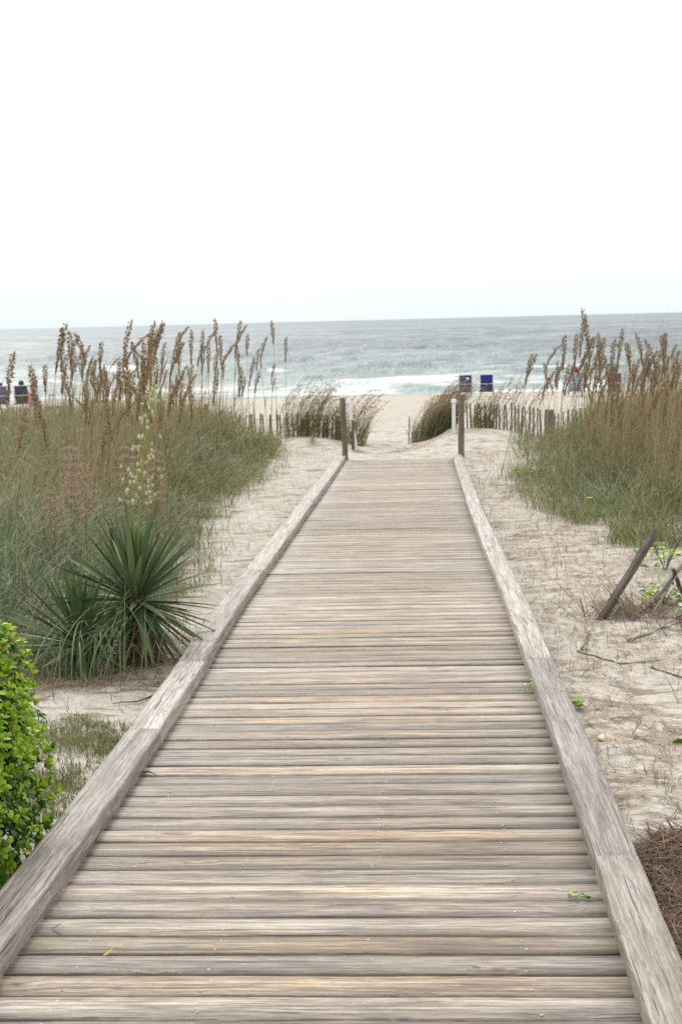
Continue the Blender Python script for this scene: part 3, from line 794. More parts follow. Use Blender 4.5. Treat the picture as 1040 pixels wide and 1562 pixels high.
OATS_RIGHT = [(1.76, 21.5, 1.26), (1.9, 22.0, 1.34), (1.95, 21.5, 1.1), (1.99, 18.5, 1.86), (2.14, 19.5, 1.55), (2.23, 19.5, 1.75), (2.11, 20.5, 1.22), (2.39, 20.0, 1.34), (2.41, 19.5, 1.51), (2.47, 19.5, 1.57), (2.58, 19.5, 1.56), (2.45, 19.0, 1.36), (2.47, 18.5, 1.25), (2.53, 18.5, 1.14), (2.85, 20.0, 1.48), (2.86, 19.5, 1.61), (3.0, 20.0, 1.53), (2.87, 20.5, 1.23), (3.11, 19.5, 1.25), (3.01, 19.5, 1.18), (3.13, 18.5, 1.54), (3.24, 19.5, 1.33), (3.15, 17.5, 1.67), (3.27, 18.0, 1.51), (3.12, 18.5, 1.17), (2.71, 18.0, 1.13), (2.05, 18.5, 1.23), (2.16, 21.5, 1.03), (2.18, 18.5, 1.17), (3.08, 17.5, 1.3), (2.09, 21.5, 0.88), (2.5, 20.5, 1.05), (3.17, 17.5, 1.26), (2.89, 18.0, 1.05), (2.3, 22.78, 1.09), (4.07, 23.67, 1.47), (2.15, 21.66, 1.36), (4.18, 23.55, 1.28), (2.83, 19.9, 1.39), (2.03, 18.89, 1.55), (2.96, 18.97, 1.05), (2.02, 21.2, 1.0), (2.78, 21.56, 1.41), (3.46, 20.53, 1.29), (1.74, 18.2, 1.15), (2.58, 18.78, 1.15), (3.48, 21.78, 0.97), (3.4, 20.61, 1.48), (2.07, 19.77, 1.13), (3.09, 23.11, 0.9), (3.83, 20.93, 1.27), (3.15, 19.75, 1.3), (2.61, 20.26, 1.48), (4.01, 21.76, 0.95), (2.55, 18.53, 1.41), (2.7, 23.2, 1.04), (2.83, 22.65, 1.05), (3.53, 22.56, 1.12), (2.46, 19.69, 1.2), (3.02, 22.15, 1.07)]
for i, (x, y, z) in enumerate(OATS_LEFT):
    lab = oat_label(z, 'left')
    if i == 36: lab = 'lone sea oat leaning out at the seaward edge of the left thicket against the water'
    if i == 42: lab = 'low sea oat with a hanging brown plume deep in the left thicket near the yucca'
    if i == 2: lab = 'left thicket sea oat reaching above the horizon with a twin just left of it'
    sea_oat(x, y, z, lab, 'sea oats in the left thicket', None if i != 36 else 3)
for i, (x, y, z) in enumerate(OATS_RIGHT):
    lab = oat_label(z, 'right')
    if i == 3: lab = 'tallest sea oat right of the boardwalk, its plume above the horizon'
    if i == 22: lab = 'bowed sea oat with a one sided plume at the far right picture edge'
    if i == 0: lab = 'sea oat at the left edge of the right thicket beside the sand fence'
    sea_oat(x, y, z, lab, 'sea oats in the right thicket')
for i in range(78):
    y = random.uniform(14, 26); x = random.uniform(-.24 * y, -.135 * y - .35)
    zt = g1(x, y) + random.uniform(1.15, 1.75)
    sea_oat(x, y, zt, oat_label(zt, 'left'), 'sea oats in the left thicket')
for i in range(62):
    y = random.uniform(17, 25); x = random.uniform(max(2.3, .105 * y + .3), .18 * y + .3)
    zt = g1(x, y) + random.uniform(1.0, 1.6)
    sea_oat(x, y, zt, oat_label(zt, 'right'), 'sea oats in the right thicket')

# faded brown weeds with fluffy seed tops
def weed(x, y, ztop, label):
    gz = g1(x, y); H = ztop - gz; r = random.Random(int(x * 100))
    e = empty('dried_weed', (x, y, gz)); tag(e, label, 'weed', 'dried weeds in the left thicket')
    tube('stem', [Vector((0, 0, -.03)), Vector((.01, 0, H * .5)), Vector((.03, .01, H))], [.005, .004, .002], M['twig'], e, 4)
    v, f = [], []
    for q in range(420):
        t = r.random(); lay = round(t * 6) / 6
        a = r.uniform(0, 2 * PI); rr = .15 * (1 - .55 * lay) * math.sqrt(r.random())
        c = Vector((.02 + rr * math.cos(a), rr * math.sin(a), H * (1 - .34 * (1 - lay)) - rr * .25 + r.gauss(0, .010)))
        d = Vector((r.uniform(-1, 1), r.uniform(-1, 1), r.uniform(-1, .6))).normalized() * .011; s = d.orthogonal().normalized() * .006
        k = len(v); v += [tuple(c - d), tuple(c + s), tuple(c + d), tuple(c - s)]; f.append((k, k + 1, k + 2, k + 3))
    tag(ob('seed_fluff', mesh('seed_fluff', v, f, M['fluff']), e), kind='stuff')
for (x, y, z) in [(-2.78, 11.2, .86), (-2.62, 10.9, .74), (-2.95, 11.8, .80), (-2.42, 11.5, .82), (-2.80, 10.6, .58), (-2.25, 11.9, .74), (-3.1, 12.6, .72), (-2.5, 12.4, .66)]:
    weed(x, y, z, 'dried weed with a pinkish brown fluffy top deep in the left thicket')

# wind-bent clumps of grass along the fences
def clump(x, y, n, L, r_, label, lean=.55, seedy=.35, mats=('olive', 'green')):
    root = empty('grass_clump', (x, y, g1(x, y)))
    tag(root, label, 'grass clump', 'wind bent grass clumps by the fences')
    a = rng.uniform(0, 2 * PI, n); rr = r_ * np.sqrt(rng.uniform(0, 1, n))
    px, py = x + rr * np.cos(a), y + rr * np.sin(a) * .7
    P = np.stack([px - x, py - y, G(px, py) - root.location.z - .03], -1)
    k = int(n * .55)
    blades('blades', P[:k], L * rng.uniform(.55, 1.15, k), rng.normal(0, .55, k), rng.uniform(0, lean * .7, k), rng.uniform(lean, lean + .9, k), rng.uniform(.008, .014, k), M[mats[0]], 5, (None, None, None, 'stuff'), parent=root)
    j = int(n * .33)
    blades('blades', P[k:k + j], L * .75 * rng.uniform(.5, 1.1, j), rng.normal(0.1, 1.2, j), rng.uniform(0, .4, j), rng.uniform(.6, 1.6, j), rng.uniform(.008, .014, j), M[mats[1]], 5, (None, None, None, 'stuff'), parent=root)
    blades('blades', P[k + j:], L * 1.1 * rng.uniform(.7, 1.2, n - k - j), rng.normal(0, .4, n - k - j), rng.uniform(0, lean * .5, n - k - j), rng.uniform(lean * .7, lean + .4, n - k - j), rng.uniform(.006, .010, n - k - j), M['tan'], 5, (None, None, None, 'stuff'), parent=root)
    # drooping seed plumes
    m_ = int(seedy * 26)
    v, f = [], []
    for q in range(m_):
        bx, by = random.uniform(-r_, r_) * .8, random.uniform(-r_, r_) * .5
        Ls = L * random.uniform(.85, 1.2); th = random.uniform(.0, .25); az = random.gauss(0, .35); p = Vector((bx, by, 0)); e1 = lean + random.uniform(.1, .8)
        for a_ in range(10):
            tq = th + (e1 - th) * (a_ / 9) ** 1.4
            p2 = p + Vector((math.cos(az) * math.sin(tq), math.sin(az) * math.sin(tq), math.cos(tq))) * Ls / 10
            if a_ >= 5:
                for w_ in range(7):
                    c = p.lerp(p2, random.random()) + Vector((random.gauss(0, .012), random.gauss(0, .012), random.gauss(0, .012)))
                    dd = (p2 - p).normalized() * .024; sd_ = Vector((random.uniform(-1, 1), random.uniform(-1, 1), random.uniform(-1, 1))).cross(dd).normalized() * .007
                    kk = len(v); v += [tuple(c - dd * .5), tuple(c + sd_), tuple(c + dd), tuple(c - sd_)]; f.append((kk, kk + 1, kk + 2, kk + 3))
            p = p2
    if v: tag(ob('seed_plumes', mesh('seed_plumes', v, f, M['seed']), root), kind='stuff')
clump(.16, 28.6, 460, 1.0, .34, 'dense clump of wind bent grass on the left shoulder of the right dune', .65, .9, ('olive', 'blue'))
clump(.42, 28.9, 620, 1.22, .38, 'largest wind bent grass clump just behind the white pipe post', .75, 1.3, ('green', 'olive'))
clump(1.30, 29.2, 170, .95, .26, 'small grass clump at the fence between the right post and the blue chairs', .45, .4)
clump(1.75, 29.1, 46, 1.1, .22, 'sparse bent stems in front of the middle of the right fence', .4, .5)
clump(2.15, 28.9, 46, 1.05, .25, 'sparse bent stems near the far end of the right fence', .45, .5)
clump(-2.60, 28.7, 150, 1.2, .32, 'sparse wind bent grass at the fence beside the left thicket', .55, .9)
clump(-2.15, 28.7, 240, 1.2, .28, 'bent green and tan grass clump in the middle of the left fence', .6, 1.0, ('green', 'olive'))
clump(-1.75, 28.7, 150, .95, .22, 'wind bent grass clump near the end of the left fence', .55, .6)
clump(-1.30, 28.4, 220, 1.1, .26, 'wind bent grass clump drooping over the path behind the left wooden post', .7, .7)
clump(-2.05, 27.2, 26, .35, .10, 'tiny green tuft on the left sand mound', .3, 0, ('green', 'blue'))

# ------------------------------------------------------------------ yuccas
def yucca_leaf(i, L=.62, W=.043, dead=False):
    r = random.Random(60 + i); v, f = [], []
    N = 7; bend = r.uniform(-.03, .10) if not dead else r.uniform(.15, .4)
    for a in range(N + 1):
        t = a / N
        w_ = W / 2 * (.62 + 1.1 * t if t < .35 else (1.005) * (1 - ((t - .35) / .65) ** 2.2)) 
        w_ = max(w_, .0006)
        z = -bend * t ** 2 * L
        v += [(t * L, -w_, z + w_ * .45), (t * L, 0, z), (t * L, w_, z + w_ * .45)]
    for a in range(N):
        for q in range(2): f.append((a * 3 + q, a * 3 + 3 + q, a * 3 + 4 + q, a * 3 + 1 + q))
    me = mesh('leaf', v, f, M['yuccadead'] if dead else M['yucca'], True)
    attr(me, 'tip', np.repeat(np.linspace(0, 1, N + 1), 3))
    return me
YL = [yucca_leaf(i) for i in range(6)]; YD = [yucca_leaf(10 + i, .5, .024, True) for i in range(3)]
def yucca(x, y, zc, n, nd, size, label, amin=-50):
    gz = g1(x, y)
    root = empty('yucca', (x, y, gz)); tag(root, label, 'yucca', 'yuccas left of the boardwalk')
    hc = zc - gz
    ob('trunk', post_mesh('trunk', .11, .11, hc + .05, 77, M['yuccadead'], 6, .012, .2, True, 9), root, (0, 0, -.02))
    ga = PI * (3 - math.sqrt(5))
    for i in range(n):
        u = (i + .5) / n
        el = math.radians(88 - (88 - amin) * u ** 1.12 + random.uniform(-7, 7)); az = i * ga + random.uniform(-.15, .15)
        s = size * random.uniform(.82, 1.1) * (1.0 if u > .12 else .8)
        ob('leaf', YL[i % 6], root, (.03 * math.cos(az) * math.cos(el), .03 * math.sin(az) * math.cos(el), hc - .09 * u), (random.uniform(-.5, .5), -el, az), (s, s * random.uniform(.85, 1.1), s))
    for i in range(nd):
        az = random.uniform(0, 2 * PI); el = math.radians(random.uniform(-82, -42))
        ob('dead_leaf', YD[i % 3], root, (.04 * math.cos(az), .04 * math.sin(az), hc - .10 - .10 * random.random()), (random.uniform(-1, 1), -el, az), (size,) * 3)
    return root, hc
yu, hc = yucca(-1.80, 8.75, .13, 140, 60, .92, 'large green yucca with a tall flowering stalk beside the left curb')
# flowering stalk of the large yucca
A0, B0, C0 = Vector((.02, 0, hc - .02)), Vector((.03, 0, hc + .7)), Vector((.18, .03, hc + 1.36))
stk = tube('flower_stalk', [bez(A0, B0, C0, i / 14) for i in range(15)], [.012 * (1 - .65 * i / 14) for i in range(15)], M['stalk'], yu)
bv, bf = [], []; fv, ff = [], []
for i in range(66):
    t = .40 + .57 * random.random() ** 1.2; c = bez(A0, B0, C0, t); az = random.uniform(0, 2 * PI)
    ln = (.125 * min(1, (1 - t) / .45) + .02) * random.uniform(.35, 1.0); d = Vector((math.cos(az), math.sin(az), random.uniform(.1, .5))).normalized()
    e = c + d * ln; k = len(bv)
    for p, r_ in ((c, .0022), (e, .0014)):
        for q in range(3): bv.append((p.x + r_ * math.cos(q * 2.1), p.y + r_ * math.sin(q * 2.1), p.z))
    for q in range(3): bf.append((k + q, k + (q + 1) % 3, k + 3 + (q + 1) % 3, k + 3 + q))
    # hanging bell
    for side in ((0, 0),) if random.random() < .6 else ((0, 0), (-.35, .012)):
        e2 = c + d * (ln * (1 + side[0]))
        rad = random.uniform(.007, .012); h_ = random.uniform(.018, .030); k = len(fv)
        rings = [(0, .25), (-.3, .85), (-.65, 1.0), (-1.0, .62)]
        for (zz, rr) in rings:
            for q in range(6): fv.append((e2.x + rad * rr * math.cos(q * PI / 3), e2.y + rad * rr * math.sin(q * PI / 3), e2.z + zz * h_))
        for a in range(3):
            for q in range(6): ff.append((k + a * 6 + q, k + a * 6 + (q + 1) % 6, k + a * 6 + 6 + (q + 1) % 6, k + a * 6 + 6 + q))
ob('flower_stems', mesh('flower_stems', bv, bf, M['stalk']), stk)
tag(ob('blossoms', mesh('blossoms', fv, ff, M['blossom'], True), stk), kind='stuff')
yucca(-2.12, 8.55, -.10, 92, 18, .84, 'smaller dark yucca crowded behind the large one, no stalk', -35)
o = stand('charred_stump', post_mesh('charred_stump', .085, .075, .72, 17, M['charred'], 7, .008, .25, True, 9), -2.27, 10.6, g1(-2.27, 10.6) - .05, (-2.33, 10.6, .34))
tag(o, 'blackened leaning stump rising behind the large yucca', 'stump')
# long loose grass blades arching in front of the yuccas
root = empty('grass_clump', (-2.05, 8.2, g1(-2.05, 8.2))); tag(root, 'few long pale green blades arching in front of the yuccas', 'grass clump')
n = 110; P = np.stack([rng.normal(0, .28, n), rng.normal(.1, .14, n), np.full(n, -.03)], -1)
blades('blades', P, rng.uniform(.35, .85, n), rng.normal(.1, 1.3, n), rng.uniform(0, .3, n), rng.uniform(1.0, 2.5, n), rng.uniform(.007, .012, n), M['blue'], 8, (None, None, None, 'stuff'), parent=root)

# ------------------------------------------------------------------ clipped shrub in the left corner
def whorl(i, mat, nl=8, size=.031):
    r = random.Random(500 + i); v, f = [], []
    for q in range(nl):
        az = q * 2.4 + r.uniform(-.3, .3); el = math.radians(r.uniform(12, 75) if q < nl - 3 else r.uniform(60, 85))
        L = size * r.uniform(.8, 1.2) * (1 if q < nl - 3 else .65); W = L * .52
        R_ = Matrix.Rotation(az, 3, 'Z') @ Matrix.Rotation(-el, 3, 'Y')
        k = len(v)
        for (t, w_) in ((0, .12), (.35, .62), (.68, 1.0), (.90, .72), (1.0, .22)):
            cz = -.22 * t * t * L
            for sgn in (-1, 0, 1):
                v.append(tuple(R_ @ Vector((t * L, sgn * w_ * W / 2, cz + abs(sgn) * w_ * W * .16))))
        for a in range(4):
            for s in range(2): f.append((k + a * 3 + s, k + a * 3 + 3 + s, k + a * 3 + 4 + s, k + a * 3 + 1 + s))
    return v, f
WL = [mesh('leaf_whorl', *whorl(i, None), M['lime'], True) for i in range(6)]
WD = [mesh('leaf_whorl', *whorl(20 + i, None, 7, .037), M['deepleaf'], True) for i in range(4)]
BX, BY, BZ = -2.03, 4.98, .19
bush = empty('shrub', (BX, BY, g1(BX, BY))); tag(bush, 'clipped bright green shrub with rounded leaves in the left corner', 'shrub')
gz = bush.location.z
def bush_r(d):
    ex = (abs(d.x / .58) ** 3.4 + abs(d.y / .54) ** 3.4 + abs(d.z / .62) ** 3.4) ** (-1 / 3.4)
    nn = float(fbm(np.array([d.x * 3.2 + d.z * 2.0 + 7]), np.array([d.y * 3.2 - d.z * 3.1 + 3]), 88, 2)[0]) - .5
    return ex * (1 + .24 * nn)
pts = []
for i in range(2700):
    zz = 1 - 2 * (i + .5) / 2700; a = i * PI * (3 - math.sqrt(5)); s = math.sqrt(1 - zz * zz)
    d = Vector((s * math.cos(a), s * math.sin(a), zz))
    d = (d + Vector((random.gauss(0, .03), random.gauss(0, .03), random.gauss(0, .03)))).normalized()
    p = Vector((BX, BY, BZ)) + d * bush_r(d) * random.uniform(.90, 1.0)
    if p.z > gz + .02: pts.append((p, d))
CAMP = Vector((0, 0, 1.8))
def vis(pd):
    p, d = pd
    inframe = p.x > -.30 * p.y - .03
    return (0 if inframe and d.dot((CAMP - p).normalized()) > -.15 else 10) + (p - CAMP).length
pts.sort(key=vis)
mv, mf = [], []; dv_, df_ = [], []
def rot_to(d, spin): return (d.to_track_quat('Z', 'Y').to_matrix() @ Matrix.Rotation(spin, 3, 'Z'))
for i, (p, d) in enumerate(pts):
    up = (d * .8 + Vector((0, 0, .75)) + Vector((random.gauss(0, .25), random.gauss(0, .25), random.gauss(0, .15)))).normalized()
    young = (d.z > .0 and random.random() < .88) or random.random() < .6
    s = random.uniform(.85, 1.3)
    if i < 300:
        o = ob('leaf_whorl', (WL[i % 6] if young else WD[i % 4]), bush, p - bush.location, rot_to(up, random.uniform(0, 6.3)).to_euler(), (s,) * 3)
    else:
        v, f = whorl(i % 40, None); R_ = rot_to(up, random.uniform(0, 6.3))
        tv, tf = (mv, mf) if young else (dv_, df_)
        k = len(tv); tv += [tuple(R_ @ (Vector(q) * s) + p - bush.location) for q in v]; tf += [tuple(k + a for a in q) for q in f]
    # older leaves further in
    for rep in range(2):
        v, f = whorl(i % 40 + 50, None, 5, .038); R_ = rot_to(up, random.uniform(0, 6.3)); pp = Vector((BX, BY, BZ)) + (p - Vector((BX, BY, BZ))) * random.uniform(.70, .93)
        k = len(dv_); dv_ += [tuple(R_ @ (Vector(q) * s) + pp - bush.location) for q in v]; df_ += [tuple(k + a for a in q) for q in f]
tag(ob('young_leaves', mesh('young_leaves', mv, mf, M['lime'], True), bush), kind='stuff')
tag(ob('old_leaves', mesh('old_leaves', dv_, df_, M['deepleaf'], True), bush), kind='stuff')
for i in range(26):
    p, d = pts[i * 11]
    a = Vector((BX + random.uniform(-.1, .1), BY + random.uniform(-.1, .1), gz)); e = p
    c = bez(a, Vector(((a.x + e.x) / 2, (a.y + e.y) / 2, e.z * .8)), e, .5)
    tube('branch', [bez(a, (a + e) / 2 + Vector((0, 0, .08)), e, t / 5) - bush.location for t in range(6)], [.007 * (1 - .12 * t) for t in range(6)], M['twig'], bush, 4)

# ------------------------------------------------------------------ litter on the sand
def litter(name, q, Lr, wr, mat, label, cat, zj=.012, tilt=.18, seg=2):
    n = len(q); az = rng.uniform(0, 2 * PI, n)
    th = rng.normal(PI / 2 - .03, tilt, n)
    P = lift(q, zj)
    return blades(name, P, rng.uniform(*Lr, n), az, th, th + rng.normal(.15, .25, n), rng.uniform(*wr, n), M[mat], seg, (label, cat, None, 'stuff'))
R_SAND = [(.80, 5), (.80, 26), (1.6, 26), (1.9, 16), (3.2, 13), (5, 12), (5, 9), (2.2, 5)]
q = scatter(17000, R_SAND, None, 1.0, 31, .7, 1.9)
litter('straw_litter', q, (.03, .17), (.004, .011), 'straw', 'brown straw litter strewn in streaks on the sand right of the boardwalk', 'straw')
q = scatter(1500, [(.8, 3.2), (.8, 7), (2.4, 7), (1.4, 3.2)], None, .8, 32, 0, 3.0)
litter('straw_litter', q, (.015, .07), (.002, .006), 'straw', 'fine brown debris on the sand close beside the right curb', 'straw')
L_SAND = [(-1.42, 5.6), (-1.42, 27), (-2.7, 27), (-2.75, 18), (-2.3, 14), (-2.1, 10), (-3, 8.2), (-2.6, 5.6)]
q = scatter(2000, L_SAND, None, .9, 33, .6, 2.2)
litter('straw_litter', q, (.03, .14), (.003, .008), 'straw', 'brown straw litter on the sand strip left of the boardwalk', 'straw')
q = scatter(3600, [(-1.44, 8.0), (-1.44, 9.6), (-2.9, 9.4), (-2.7, 7.75), (-1.9, 7.9)], None, .3, 34, 0, 3)
litter('straw_litter', q, (.05, .2), (.003, .008), 'straw', 'matted dead leaves and straw under the yuccas', 'straw', .02, .35, 3)
# pine straw mulch at the lower right
q = scatter(15000, [(.745, 3.4), (.745, 5.15), (.9, 5.4), (1.25, 5.5), (1.5, 5.5), (1.3, 3.4)], None, .25, 35, 0, 4)
litter('pine_straw', q, (.04, .15), (.0035, .008), 'needles', 'dark brown pine straw mulch against the right curb', 'mulch', .016, .2, 3)
# sprouts and short grass
def tuft_field(q, L, mat, label, th=(.1, 1.2), w_=(.003, .006)):
    n = len(q)
    blades('short_grass', lift(q, -.01), rng.uniform(*L, n), rng.uniform(0, 2 * PI, n), rng.uniform(0, .4, n), rng.uniform(*th, n), rng.uniform(*w_, n), M[mat], 3, (label, 'grass', None, 'stuff'))
q = scatter(1100, [(.78, 8), (.78, 25), (1.5, 25), (1.7, 16), (3, 13), (4.5, 11), (2.2, 8)], None, .9, 36, .3, 3)
tuft_field(q, (.04, .16), 'olive', 'short sprouting grass dotted over the sand right of the boardwalk')
q = scatter(500, L_SAND, None, .9, 37, .3, 3)
tuft_field(q, (.04, .15), 'olive', 'short sprouting grass dotted over the sand left of the boardwalk')
q = scatter(14000, [(-1.44, 5.7), (-1.44, 7.1), (-1.9, 7.35), (-2.5, 7.3), (-2.5, 5.7)], None, .9, 38, 0, 3.4)
tuft_field(q, (.02, .065), 'green', 'thin green turf on the sand between the shrub and the left curb', (.5, 1.9))
q = scatter(650, [(1.0, 5.55), (1.0, 6.2), (1.6, 6.3), (1.6, 5.5)], None, .9, 39, 0, 5)
tuft_field(q, (.02, .06), 'green', 'patch of short green grass beside the mulch', (.5, 1.9))
# fringe of thin fresh blades where the thickets meet the sand
def fringe(edge, n, seed, off, label):
    t = rng.uniform(0, len(edge) - 1.001, n); i = t.astype(int); fr = t - i
    E_ = np.array(edge); x = E_[i, 0] + (E_[i + 1, 0] - E_[i, 0]) * fr + rng.normal(0, .16, n) + off; y = E_[i, 1] + (E_[i + 1, 1] - E_[i, 1]) * fr + rng.normal(0, .12, n)
    k = fbm(x * 1.7, y * 1.7, seed, 2) > .46
    tuft_field(np.stack([x[k], y[k]], -1), (.10, .34), 'green', label, (.6, 2.2), (.005, .009))
fringe(L_EDGE[:8], 3600, 91, -.03, 'fine green grass fringe along the left sand edge')
fringe(R_EDGE[:9], 6000, 93, -.10, 'fine green grass fringe along the right sand edge')
# dry trailing stems on the flank of the right dune
n = 70
t = rng.uniform(0, 1, n); x = -.32 + t * .75 + rng.normal(0, .05, n); y = 26.7 + t * 1.3 + rng.normal(0, .12, n)
blades('trailing_stems', np.stack([x, y, G(x, y) + .015], -1), rng.uniform(.3, .7, n), rng.normal(3.9, .35, n), rng.normal(1.35, .12, n), rng.normal(1.75, .12, n), rng.uniform(.008, .014, n), M['straw'], 4,
       ('dry brown stems trailing down the flank of the right dune', 'stems', None, 'stuff'))
n = 40
x = rng.normal(-1.9, .35, n); y = rng.normal(26.6, .4, n)
blades('trailing_stems', np.stack([x, y, G(x, y) + .015], -1), rng.uniform(.2, .5, n), rng.normal(0, 1.0, n), rng.normal(1.4, .12, n), rng.normal(1.75, .12, n), rng.uniform(.006, .012, n), M['straw'], 4,
       ('dry brown stems lying on the left sand mound', 'stems', None, 'stuff'))

# leaning remains of an old fence at the right
def leaning(base, top, w_, d_, seed, label, mat='driftwood'):
    b = Vector((base[0], base[1], g1(base[0], base[1]) - .06)); dv = Vector(top) - b
    o = stand('leaning_stake', post_mesh('leaning_stake', w_, d_, dv.length, seed, M[mat], 12, .004), b.x, b.y, b.z, top)
    return tag(o, label, 'stake', 'leaning stakes of an old fence')
leaning((1.245, 10.1), (1.70, 10.3, .235), .066, .045, 3, 'thick dark brown stake leaning right over the sand')
leaning((1.63, 10.45), (2.02, 10.6, .03), .052, .035, 5, 'greyer thinner stake leaning beside the thick one', 'slat')
leaning((1.99, 10.5), (1.86, 10.5, -.08), .038, .03, 7, 'short dark stub leaning left between twigs and green leaves')
def stick(pts, r_, label, mat='stick', name='stick', group=None):
    P = [Vector((a, b, g1(a, b) + c)) for a, b, c in pts]
    N = 10; out = []
    for i in range(N + 1):
        t = i / N * (len(P) - 1); j = min(int(t), len(P) - 2); out.append(P[j].lerp(P[j + 1], t - j) + Vector((random.gauss(0, r_ * .5), random.gauss(0, r_ * .5), random.gauss(0, r_ * .25))))
    o = tube(name, out, [r_ * (1 - .5 * i / N) for i in range(N + 1)], M[mat], None, 6)
    return tag(o, label, 'stick', group)
stick([(1.36, 9.25, .012), (1.62, 9.5, .05), (1.86, 9.75, .07)], .014, 'flat grey driftwood stick lying under the leaning stakes')
stick([(1.02, 9.0, .012), (1.12, 9.5, .02), (1.13, 9.9, .02)], .009, 'thin bent pale stick on the sand left of the thick stake')
stick([(.98, 8.9, .01), (1.2, 8.55, .012), (1.46, 8.65, .012)], .006, 'crooked brown twig lying flat on open sand below the leaning stakes', 'twig')
stick([(1.35, 8.35, .01), (1.55, 8.1, .02), (1.66, 8.0, .02)], .006, 'dark twig near the right picture edge on the open sand', 'twig')
stick([(1.62, 10.0, .02), (1.75, 10.2, .16), (1.88, 10.35, .28)], .008, 'upright bare twig among the green leaves beside the stakes', 'stick')
stick([(-1.46, 7.95, .01), (-1.62, 7.75, .012), (-1.74, 7.7, .012)], .006, 'reddish brown twig on the sand just beyond the left curb', 'twig')
n = 420
x = np.concatenate([rng.normal(1.52, .17, n // 2), rng.normal(1.85, .22, n - n // 2)]); y = np.concatenate([rng.normal(10.25, .14, n // 2), rng.normal(10.0, .35, n - n // 2)])
blades('twig_pile', np.stack([x, y, G(x, y)], -1), rng.uniform(.10, .42, n), rng.uniform(0, 2 * PI, n), rng.uniform(.7, 1.45, n), rng.uniform(1.1, 1.9, n), rng.uniform(.004, .010, n), M['needles'], 4,
       ('tangle of brown twigs heaped round the feet of the leaning stakes', 'twigs', None, 'stuff'))
n = 120
x = rng.normal(1.48, .13, n); y = rng.normal(10.2, .12, n)
blades('twig_pile', np.stack([x, y, G(x, y)], -1), rng.uniform(.15, .5, n), rng.normal(2.5, .6, n), rng.uniform(.5, 1.1, n), rng.uniform(.8, 1.3, n), rng.uniform(.004, .008, n), M['straw'], 4,
       ('pale dead stems fanning left from the thick leaning stake', 'twigs', None, 'stuff'))

# broad-leaved little plants
def leaf_mesh(name, L, W, mat, curl=.2):
    v, f = [], []
    for (t, w_) in ((0, .08), (.2, .62), (.5, 1.0), (.8, .7), (1, .05)):
        for s in (-1, 0, 1): v.append((t * L, s * w_ * W / 2, -curl * t * t * L + abs(s) * w_ * W * .12))
    for a in range(4):
        for s in range(2): f.append((a * 3 + s, a * 3 + 3 + s, a * 3 + 4 + s, a * 3 + 1 + s))
    return mesh(name, v, f, mat, True)
LM = leaf_mesh('leaf', .06, .034, M['lime']); LM2 = leaf_mesh('leaf', .06, .036, M['deepleaf'])
def leafy(x, y, n, size, spread, hgt, label, ms=(LM,), group=None):
    root = empty('leafy_plant', (x, y, g1(x, y))); tag(root, label, 'plant', group)
    for i in range(max(1, n // 6)):
        a = random.uniform(0, 6.28); e = Vector((math.cos(a) * spread * .6, math.sin(a) * spread * .6, hgt * random.uniform(.6, 1)))
        tube('stem', [Vector((0, 0, -.02)).lerp(e, t / 4) + Vector((0, 0, .02 * math.sin(t))) for t in range(5)], [.003] * 5, M['twig'], root, 4)
    for i in range(n):
        a = random.uniform(0, 2 * PI); rr = spread * math.sqrt(random.random()); s = size * random.uniform(.7, 1.25)
        ob('leaf', ms[i % len(ms)], root, (rr * math.cos(a), rr * math.sin(a), hgt * random.uniform(.25, 1) * (1 - .4 * rr / spread)), (random.gauss(0, .4), random.uniform(-.7, .3), random.uniform(0, 6.28)), (s,) * 3)
leafy(1.80, 10.55, 46, 1.25, .20, .20, 'bright green leafy plant between the two leaning stakes', (LM, LM, LM2))
leafy(2.02, 10.0, 60, 1.5, .22, .32, 'dark green leafy plant at the right edge beside the leaning stub', (LM2, LM2, LM))
leafy(1.66, 8.2, 9, 1.2, .07, .14, 'small bright leafy sprig at the right edge above the open sand', (LM,))
leafy(1.53, 7.3, 7, 1.2, .06, .12, 'lower small leafy sprig at the right picture edge', (LM,))
leafy(2.1, 12.2, 60, 1.3, .28, .35, 'green broad leaved plant at the foot of the right thicket behind the stakes', (LM2, LM))
leafy(.83, 7.45, 9, .95, .045, .06, 'tiny green seedling on the sand just outside the right curb', (LM, LM2))
leafy(1.05, 9.0, 4, .7, .03, .04, 'single green sprout by the bent stick on open sand', (LM,))
leafy(1.62, 21.5, 26, 1.2, .28, .22, 'leafy seedlings at the sand edge of the right thicket near the fence', (LM, LM2))
leafy(-1.52, 8.75, 6, .9, .05, .08, 'few small green leaves on the sand between the yucca and the left curb', (LM2, LM))
leafy(-2.05, 7.3, 6, 1.0, .05, .10, 'dark green seedling by the shrub on the left sand', (LM2,))
leafy(-2.45, 9.6, 7, 1.1, .06, .55, 'lime coloured leaves poking out among the yucca leaves', (LM,))
leafy(1.28, 6.85, 3, 1.2, .03, .05, 'withered green stem with a few leaves on the sand right of the shell', (LM2,))
n = 12; root = empty('grass_clump', (1.42, 7.7, g1(1.42, 7.7))); tag(root, 'few thin grey green blades bending over the sand at the right edge', 'grass clump')
blades('blades', np.stack([rng.normal(0, .06, n), rng.normal(0, .08, n), np.zeros(n)], -1), rng.uniform(.25, .5, n), rng.normal(.6, 1.2, n), rng.uniform(.1, .6, n), rng.uniform(1.2, 2.0, n), rng.uniform(.004, .006, n), M['blue'], 7, (None, None, None, 'stuff'), parent=root)
